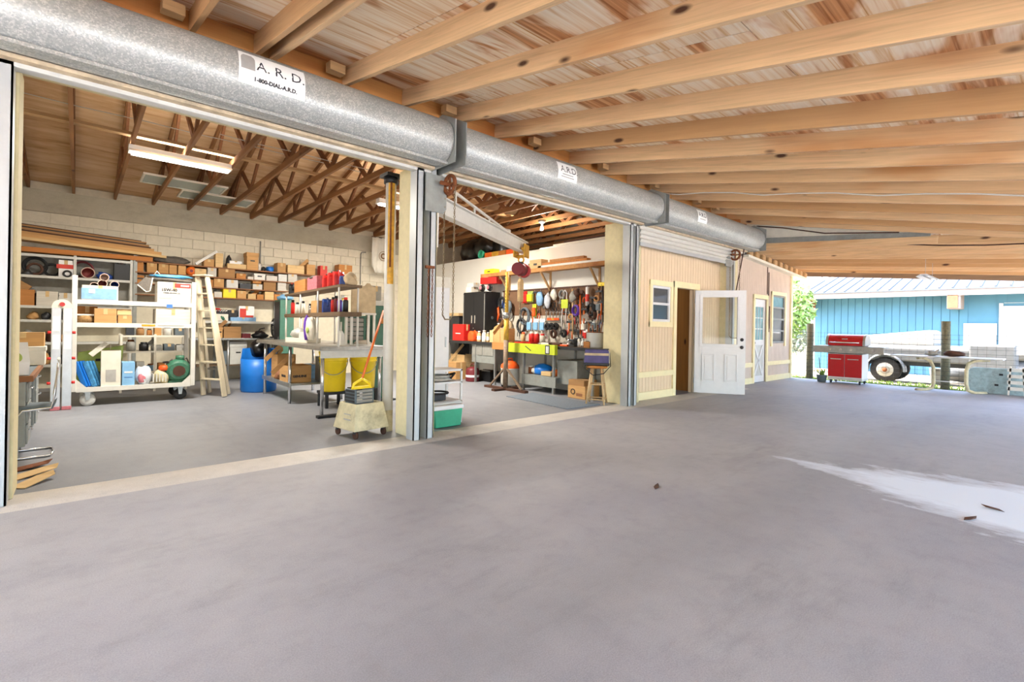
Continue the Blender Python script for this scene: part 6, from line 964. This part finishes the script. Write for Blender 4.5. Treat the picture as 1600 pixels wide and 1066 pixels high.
# potted plant beside the grill
fp=at(1287,601,Z=0); fpt=thing('potted_plant','small flowering plant in a dark pot beside the grill','plant',(fp.x-.02,fp.y+.02,.001)); MB().lathe([(0,0),(.09,0),(.12,.17),(.125,.18),(.11,.18),(.10,.16),(0,.15)],n=18).build('pot',M('slate'),fpt); MB().lathe([(0,.152),(.10,.155)],n=14).build('soil',M('soil'),fpt)
rd=random.Random(5)
for k in range(16):
    q=rd.uniform(0,6.28); r=rd.uniform(.05,.17); p=Vector((r*math.cos(q),r*math.sin(q),.18+rd.uniform(.03,.14))); s=Vector((-math.sin(q),math.cos(q),0))*.03; MB().add([(0,0,.155),tuple(p*.6+Vector((0,0,.08))-s),tuple(p),tuple(p*.6+Vector((0,0,.08))+s)],[(0,1,2,3)]).build('leaf',M('grass'),fpt)
for k in range(6): MB().ball((rd.uniform(-.14,.14),rd.uniform(-.14,.14),.28+rd.uniform(0,.05)),.018,8,6).build('flower',M('yellow_plastic'),fpt)
MB().cyl((0,.03,.15),(-.02,.06,.62),.008,n=6).build('stake',M('brown_dark'),fpt)
# fence: round posts and welded wire
FX=15.15
fn=thing('wire_fence','welded wire fence on round timber posts behind the grill','fence',(FX,0,-.07))
for px,pt in ((1266,510),(1478,508)):
    a=at(px,pt,X=FX); MB().cyl((0,a.y,0),(0,a.y,a.z+.07),.085,n=16).build('post',M('post_wood'),fn)
for y in (-2.6,9.6): MB().cyl((0,y,0),(0,y,1.65),.085,n=16).build('post',M('post_wood'),fn)
ya,yb=-2.6,9.6; wm_=MB()
for k in range(13): wm_.bar((-.09,ya,.06+k*.105),(-.09,yb,.06+k*.105),.006,.006)
k=ya
while k<yb: wm_.bar((-.09,k,.05),(-.09,k,1.34),.004,.004); k+=.15
w_=wm_.build('wire_mesh',M('dark_metal'),fn); w_['kind']='stuff'
# tables: steel frame with thin top, tipped table top
tf=thing('picnic_table_frame','bare picnic table of bent cream tubes with a thin grey top','table',(14.40,1.68,0)); 
for y in (.31,-.30): MB().tube([(-.30,y+.22,.012),(-.10,y+.08,.012),(-.02,y-.02,.06),(0,y-.04,.20),(0,y-.03,.52),(-.02,y+.02,.66),(-.10,y+.12,.72),(-.3,y+.2,.73)] if y>0 else [(.25,y-.26,.012),(.06,y-.10,.012),(.0,y-.0,.06),(-.02,y+.03,.20),(-.02,y+.03,.50),(0,y-.0,.64),(.06,y-.10,.71),(.25,y-.3,.73)],.035,12).build('bent_leg',M('dirty_cream'),tf)
MB().bar((0,.30,.22),(0,-.28,.22),.02,.02).build('tie_bar',M('light_grey'),tf); MB().box(-.35,.35,-.85,1.0,.745,.775).build('table_top',M('light_grey'),tf,bevel=.006)
o=thing('table_clutter','pail and dark bundle lying on the picnic table','bundle',(14.40,1.75,.776)); lump(MB(),(0,-.12,.06),(.12,.17,.07),90,.2).build('bundle',M('brown_dark'),o); MB().cyl((0,.25,.03),(-.03,.10,.14),.03,n=10).build('spout',M('steel'),o); lump(MB(),(-.02,.25,.05),(.10,.12,.06),91,.3).build('metal_heap',M('drawer_grey'),o)
tt=thing('tipped_table_top','scuffed pale blue table top tipped on its edge at the slab edge','table top',(14.80,.35,.0)); MB().prism([(-1.02,.0),(1.0,.0),(1.06,.06),(1.06,.50),(.98,.56),(-1.5,.56),(-1.5,.0)],-.0,.045,'X').build('panel',M('table_blue'),tt,bevel=.012); tt.rotation_euler=(0,R(-8),0)
for x,y in ((.55,.43),(.62,.20),(.1,.1),(-.2,.3)): MB().box(-.006,.0,x-.03,x+.03,y-.02,y+.02).build('bracket',M('black'),tt)
wc=thing('white_crate','white slatted crate leaning against the tipped table top','crate',(14.60,-.30+.62,.25)); tt2=at(1590,600,X=14.55); wc.location=(14.56,tt2.y,.02); [MB().box(-.02,.02,-.14,.14,.10+k*.13,.17+k*.13).build('slat',M('white_paint'),wc) for k in range(4)]; [MB().bar((0,s*.12,0),(0,s*.09,.60),.04,.03).build('leg',M('white_paint'),wc) for s in (-1,1)]
# trailer tank with a fender and wheel
wh=at(1385,602,Z=-.13); tk=thing('tank_trailer','silver farm truck bed with a round wheel arch parked behind the fence','trailer',(wh.x+.3,wh.y,-.13)); Rw=.36
MB().lathe([(.0,-.11),(.20,-.11),(.33,-.12),(.36,-.08),(.36,.08),(.33,.12),(.20,.11),(0,.11)],(-.3,0,Rw),26,'X').build('tyre',M('black_rubber'),tk); bpy.data.materials['black_rubber']
MB().lathe([(0,-.13),(.10,-.135),(.13,-.115),(.20,-.118),(.205,-.10),(0,-.1)],(-.3,0,Rw),20,'X').build('wheel_rim',M('out_white'),tk); MB().lathe([(.085,-.139),(.125,-.132),(.125,-.12),(.085,-.12)],(-.3,0,Rw),18,'X').build('rim_groove',M('drawer_grey'),tk); MB().lathe([(0,-.17),(.05,-.165),(.065,-.13),(0,-.13)],(-.3,0,Rw),14,'X').build('hub_cap',M('rust'),tk)
MB().lathe([(.42,-.18),(.46,-.17),(.46,.14),(.42,.14)],(-.3,0,Rw),20,'X',(R(-5),R(185))).build('fender',M('truck_white'),tk)
MB().prism([(-.35,.62),(1.0,.62),(1.0,.74),(.9,1.02),(.5,1.08),(-.3,1.08),(-.38,.98)],-2.35,1.1,'Y').build('body',M('truck_white'),tk,bevel=.04); MB().box(-.30,.9,-1.2,.9,1.08,1.34).build('load_cover',M('off_white'),tk,bevel=.05) if False else MB().prism([(1.0,1.08),(-1.05,1.08),(-1.05,1.46),(-.95,1.50),(.9,1.28)],-.25,.8,'X').build('load_cover',M('out_white'),tk,bevel=.03)
MB().box(-.4,.9,-2.6,-1.75,.40,1.14).build('rear_box',M('truck_white'),tk,bevel=.04); MB().box(-.2,.8,-2.4,1.0,.5,.62).build('chassis',M('dark_metal'),tk); MB().lathe([(0,-.11),(.33,-.12),(.36,0),(.33,.12),(0,.11)],(.9,0,Rw),22,'X').build('tyre',M('black_rubber'),tk)
# clutter at right, behind the table top
o=thing('junk_heap','heap of pale scrap and tarps in the yard at the right edge','scrap',(19.5,.9,-.15)); lump(MB(),(0,0,.4),(.6,1.6,.5),95,.25).build('heap',M('truck_white'),o); lump(MB(),(-.3,-.3,.85),(.4,1.3,.16),96,.3).build('tarp',M('drawer_grey'),o); MB().lathe([(0,0),(.2,0),(.24,.42),(0,.42)],(-.8,1.5,0),16).build('pail',M('white_paint'),o)
# the blue metal building
BX=24.0; GZ=-.36
c0=at(1273,520,X=BX).y; ez=at(1420,463,X=BX).z; ev=BX-1.0
bb=thing('blue_building','pale blue ribbed metal building with a grey roof across the yard','building',(BX,0,GZ)); y1=c0; y0=-16.0; hz_=ez-GZ+.02
m_=MB().box(.02,12,y0,y1,0,hz_); m_.build('wall_body',M('blue_siding'),bb)
dh=(at(1509,514,X=BX).y, at(1554,514,X=BX).y, at(1530,514,X=BX).z-GZ); rdh=(at(1567,485,X=BX).y, at(1567,485,X=BX).y-3.3, at(1570,485,X=BX).z-GZ)
k=y1
sp=MB()
while k>y0+.25:
    a_,b_=k-.235,k
    if not (b_<dh[0]+.05 and a_>dh[1]-.05) and not (b_<rdh[0]+.05 and a_>rdh[1]-.05):
        MB().box(.0,.025,a_,b_-.012,0.0,hz_).build('wall_panel',M('blue_siding'),bb)
    k-=.245
MB().box(-.04,.02,dh[1],dh[0],.05,dh[2]).build('door',M('out_white'),bb); MB().box(-.05,.02,dh[0],dh[0]+.06,.0,dh[2]+.05).box(-.05,.02,dh[1]-.06,dh[1],.0,dh[2]+.05).box(-.05,.02,dh[1],dh[0],dh[2],dh[2]+.05).build('door_frame',M('out_white'),bb); MB().ball((-.06,dh[1]+.10,1.0),.035,8,6).build('door_knob',M('steel'),bb)
ro=MB().box(-.03,.02,rdh[1],rdh[0],.05,rdh[2]).build('roller_shutter',M('out_white'),bb); [MB().box(-.06,.02,q0,q0+.1,0,rdh[2]+.1).build('shutter_jamb',M('out_white'),bb) for q0 in (rdh[0],rdh[1]-.1)]
for k in range(12): MB().box(-.04,-.03,rdh[1]+.02,rdh[0]-.02,.1+k*.24,.11+k*.24).build('shutter_rib',M('light_grey'),ro)
yo=at(1238,466,X=ev).y; ez2=at(1420,462,X=ev).z-GZ
MB().box(-1.0,-.94,y0,yo,ez2-.16,ez2+.06).build('fascia',M('fascia_white'),bb); MB().box(-.94,.02,y0,yo,ez2-.10,ez2-.06).build('soffit',M('fascia_white'),bb) 
MB().add([(-1.05,y0,ez2+.05),(-1.05,yo+.1,ez2+.05),(6.0,yo-1.5,ez2+2.0),(6.0,y0,ez2+2.0),(-1.05,y0,ez2+.10),(-1.05,yo+.1,ez2+.10),(6.0,yo-1.5,ez2+2.05),(6.0,y0,ez2+2.05)],[(0,1,2,3),(7,6,5,4),(0,4,5,1),(1,5,6,2),(2,6,7,3),(3,7,4,0)]).build('roof',M('galv_roof'),bb)
for k in range(46):
    y=yo-.1-k*.36
    if y>y0: MB().bar((-1.06,y,ez2+.12),(5.9,y-.0,ez2+2.04),.05,.04).build('roof_rib',M('galv_roof'),bb)
MB().box(-.9,.0,c0-.02,yo-.05,ez2-.50,ez2-.10).build('gable_return',M('print_brown'),bb); e_=at(1492,472,X=BX-.5).y; MB().box(-.95,0,e_-.18,e_+.18,ez2-.62,ez2-.10).build('rafter_box',M('fascia_white'),bb); MB().box(-1.0,-.90,e_-.12,e_+.16,ez2-.60,ez2-.14).build('rafter_end',M('print_brown'),bb)
# verge grass
gs=MB(); rd=random.Random(3)
for k in range(9000):
    x=14.9+abs(rd.gauss(0,.55)); y=rd.uniform(-2.5,9); 
    if rd.random()<.35: x=rd.uniform(15,17.2)
    z=-.06-(x-14.85)*.0257; h=rd.uniform(.03,.10); q=rd.uniform(0,6.28); dx,dy=.012*math.cos(q),.012*math.sin(q); gs.add([(x-dx,y-dy,z),(x+dx,y+dy,z),(x+rd.uniform(-.03,.03),y+rd.uniform(-.03,.03),z+h)],[(0,1,2)])
go=gs.build('verge_grass',M('grass')); tag(go,'thin green grass along the slab edge','grass',kind='stuff')
# trees beyond the corner, each with its own trunk and crown
def tree(x,y,h,r,label,seed,tone):
    rd=random.Random(seed); o=thing('tree',label,'tree',(x,y,-.4),0,'trees beyond the siding corner'); MB().tube([(0,0,0),(.05,.03,h*.3),(-.05,.05,h*.55),(0,0,h*.8)],[.11,.09,.07,.03],8).build('trunk',M('post_wood'),o); m_=MB()
    for k in range(1500):
        q=rd.uniform(0,6.28); t_=rd.uniform(-1,1); rr=r*(rd.random()**.4); p=Vector((rr*math.cos(q)*math.sqrt(1-t_*t_),rr*math.sin(q)*math.sqrt(1-t_*t_),h*.62+t_*rr*1.25)); a=Vector((rd.gauss(0,1),rd.gauss(0,1),rd.gauss(0,1))).normalized()*.13; b=a.orthogonal().normalized()*.06
        m_.add([p-a,p+b,p+a,p-b],[(0,1,2,3)])
    c=m_.build('crown',M(tone),o); c['kind']='stuff'
plain('leaf_green','7d9a4e',.7,var=.3,scale=2); plain('leaf_grey','a9ae98',.8,var=.25,scale=2)
tree(20.8,7.2,4.2,.95,'yellow-green tree just past the siding corner',1,'leaf_green'); tree(29,10.4,5.0,1.5,'grey-green tree behind the fence past the corner',2,'leaf_grey'); tree(34.0,11.6,4.4,1.3,'paler tree farthest past the corner',4,'leaf_green'); tree(26.0,8.9,2.8,1.0,'low grey bush-like tree left of the blue building',6,'leaf_grey')
# leaves and twigs blown onto the apron
for k,(px,py,rz,lb) in enumerate(((1030,764,.4,'dry brown leaf lying alone on the apron'),(1558,803,1.2,'dark twig at the right of the painted glare patch'),(1520,818,-.4,'brown leaf on the painted glare patch'))):
    a=at(px,py,Z=0); single('dry_leaf',MB().add([(-.06,0,.002),(-.02,-.02,.006),(.05,-.012,.004),(.075,0,.012),(.04,.016,.005),(-.02,.018,.007)]+[(-.06,0,.004),(-.02,-.02,.009),(.05,-.012,.007),(.075,0,.015),(.04,.016,.008),(-.02,.018,.010)],[(5,4,3,2,1,0),(6,7,8,9,10,11)]+[(i,(i+1)%6,6+(i+1)%6,6+i) for i in range(6)]),M('brown_dark'),lb,'leaf',(a.x,a.y,.001),rz)
# parts rack behind the cart
ra,rb=at(190,520,Y=10.85).x,at(292,520,Y=10.85).x
pr=thing('parts_rack','low cream steel rack crowded with parts behind the cart','shelf unit',((ra+rb)/2,11.05,0)); X=(rb-ra)/2
for x in (-X,0,X):
    for y in (-.2,.2): MB().box(x-.018,x+.018,y-.018,y+.018,0,1.30 if x>0 else 1.02).build('upright',M('off_white'),pr)
for z in (.36,.72,1.00): MB().box(-X,X,-.22,.22,z-.03,z).build('shelf',M('off_white'),pr)
RG='parts crowded on the low rack behind the cart'
rr=random.Random(9)
for zi,z in enumerate((.36,.72,1.00)):
    x=ra+.06; k=0
    while x<rb-.14:
        w_=rr.uniform(.09,.19); h=rr.uniform(.10,.24 if z<1 else .17); mt=rr.choice(['cardboard','cardboard_orange','dark_metal','slate','brown_dark','black','drawer_grey','blue_light','cardboard_dark','light_grey'])
        nmz=['lower','middle','top'][zi]; cn=CN.get(mt,mt.replace('_',' ')); lb=f'{cn} piece {ORD[k]} from left, {nmz} shelf of the rack behind the cart'
        if rr.random()<.6: box_thing(x+w_/2,10.98,z,w_*.92,.22,h,mt,lb,RG,style=rr.choice(['closed','tray','lid','open']),cat='box',name='parts_box')
        else: can(x+w_/2,10.96,z,h,min(.07,w_*.42),mt,lb,RG,name='tin',cap=rr.choice(['black','rust','steel']))
        x+=w_+.015; k+=1
# more small tools crowding the pegboard
rr=random.Random(21); cols=['dark_metal','steel','black','chrome','drawer_grey','brown_dark']; cnt={}
for py0,pxs in ((458,(838,853,876,880,902,914,937)),(472,(842,851,882,890,897,906,912,936,941)),(488,(834,843,880,886,898,904,921,928,938,945)),(503,(823,853,880,891,904,913,922,930,940,947)),(516,(812,856,868,884,896,906,916,928,938))):
    rn={458:'topmost',472:'upper',488:'middle',503:'lower',516:'bottom'}[py0]
    for k,px in enumerate(pxs):
        py=py0+rr.uniform(-3,3); q=rr.random(); mt=rr.choice(cols); lb=f'small one {ORD[k]} from left in the {rn} pegboard row'
        if q<.3: wrench(px,py,rr.uniform(.14,.26),f'{mt.replace("_"," ")} wrench '+lb,mt)
        elif q<.55: pliers(px,py,rr.uniform(.15,.22),rr.choice(['red_plastic','black','orange_plastic','dark_blue']),'pliers '+lb)
        elif q<.75: hammer(px,py,rr.uniform(.22,.3),'small hammer '+lb,rr.choice(['shelf_wood','black','orange_pole']))
        elif q<.9: coil(px,py,rr.uniform(.045,.075),rr.choice(['black_rubber','drawer_grey','brown_dark']),'small coil '+lb)
        else: pack(px,py,.11,.17,rr.choice(['slate','off_white','red_plastic']),'small card pack '+lb)
# odds and ends crowding the lower steel shelves and the bench shelf
rr=random.Random(33)
for zi,(z,pa,pb,Yq,nm) in enumerate(((.45,30,110,11.95,'bottom shelf of the steel unit'),(.85,30,112,11.95,'waist-high shelf of the steel unit'),(1.245,40,112,11.95,'shelf under the lamp carton'),(.355,388,436,11.84,'lower shelf of the back bench'),(.92,448,452,11.84,'end of the back bench'))):
    x=at(pa,500,Y=Yq).x; xe=at(pb,500,Y=Yq).x; k=0
    while x<xe-.08:
        w_=rr.uniform(.10,.22); h=rr.uniform(.10,.24); mt=rr.choice(['cardboard_dark','black','dark_metal','brown_dark','slate','cardboard','drawer_grey','rust'])
        cn=CN.get(mt,mt.replace('_',' ')); lb=f'{cn} item {ORD[k]} from left on the {nm}'
        if rr.random()<.5: box_thing(x+w_/2,Yq+.13,z,w_*.92,.22,h,mt,lb,'dark odds and ends on low shelves',style=rr.choice(['tray','lid','open','closed']),name='parts_box')
        else: single('tool_heap',lump(MB(),(0,0,h*.4),(w_*.45,.1,h*.5),200+zi*20+k,.28),M(mt),lb,'tool',(x+w_/2,Yq+.13,z+.001),0,'dark odds and ends on low shelves')
        x+=w_+.02; k+=1
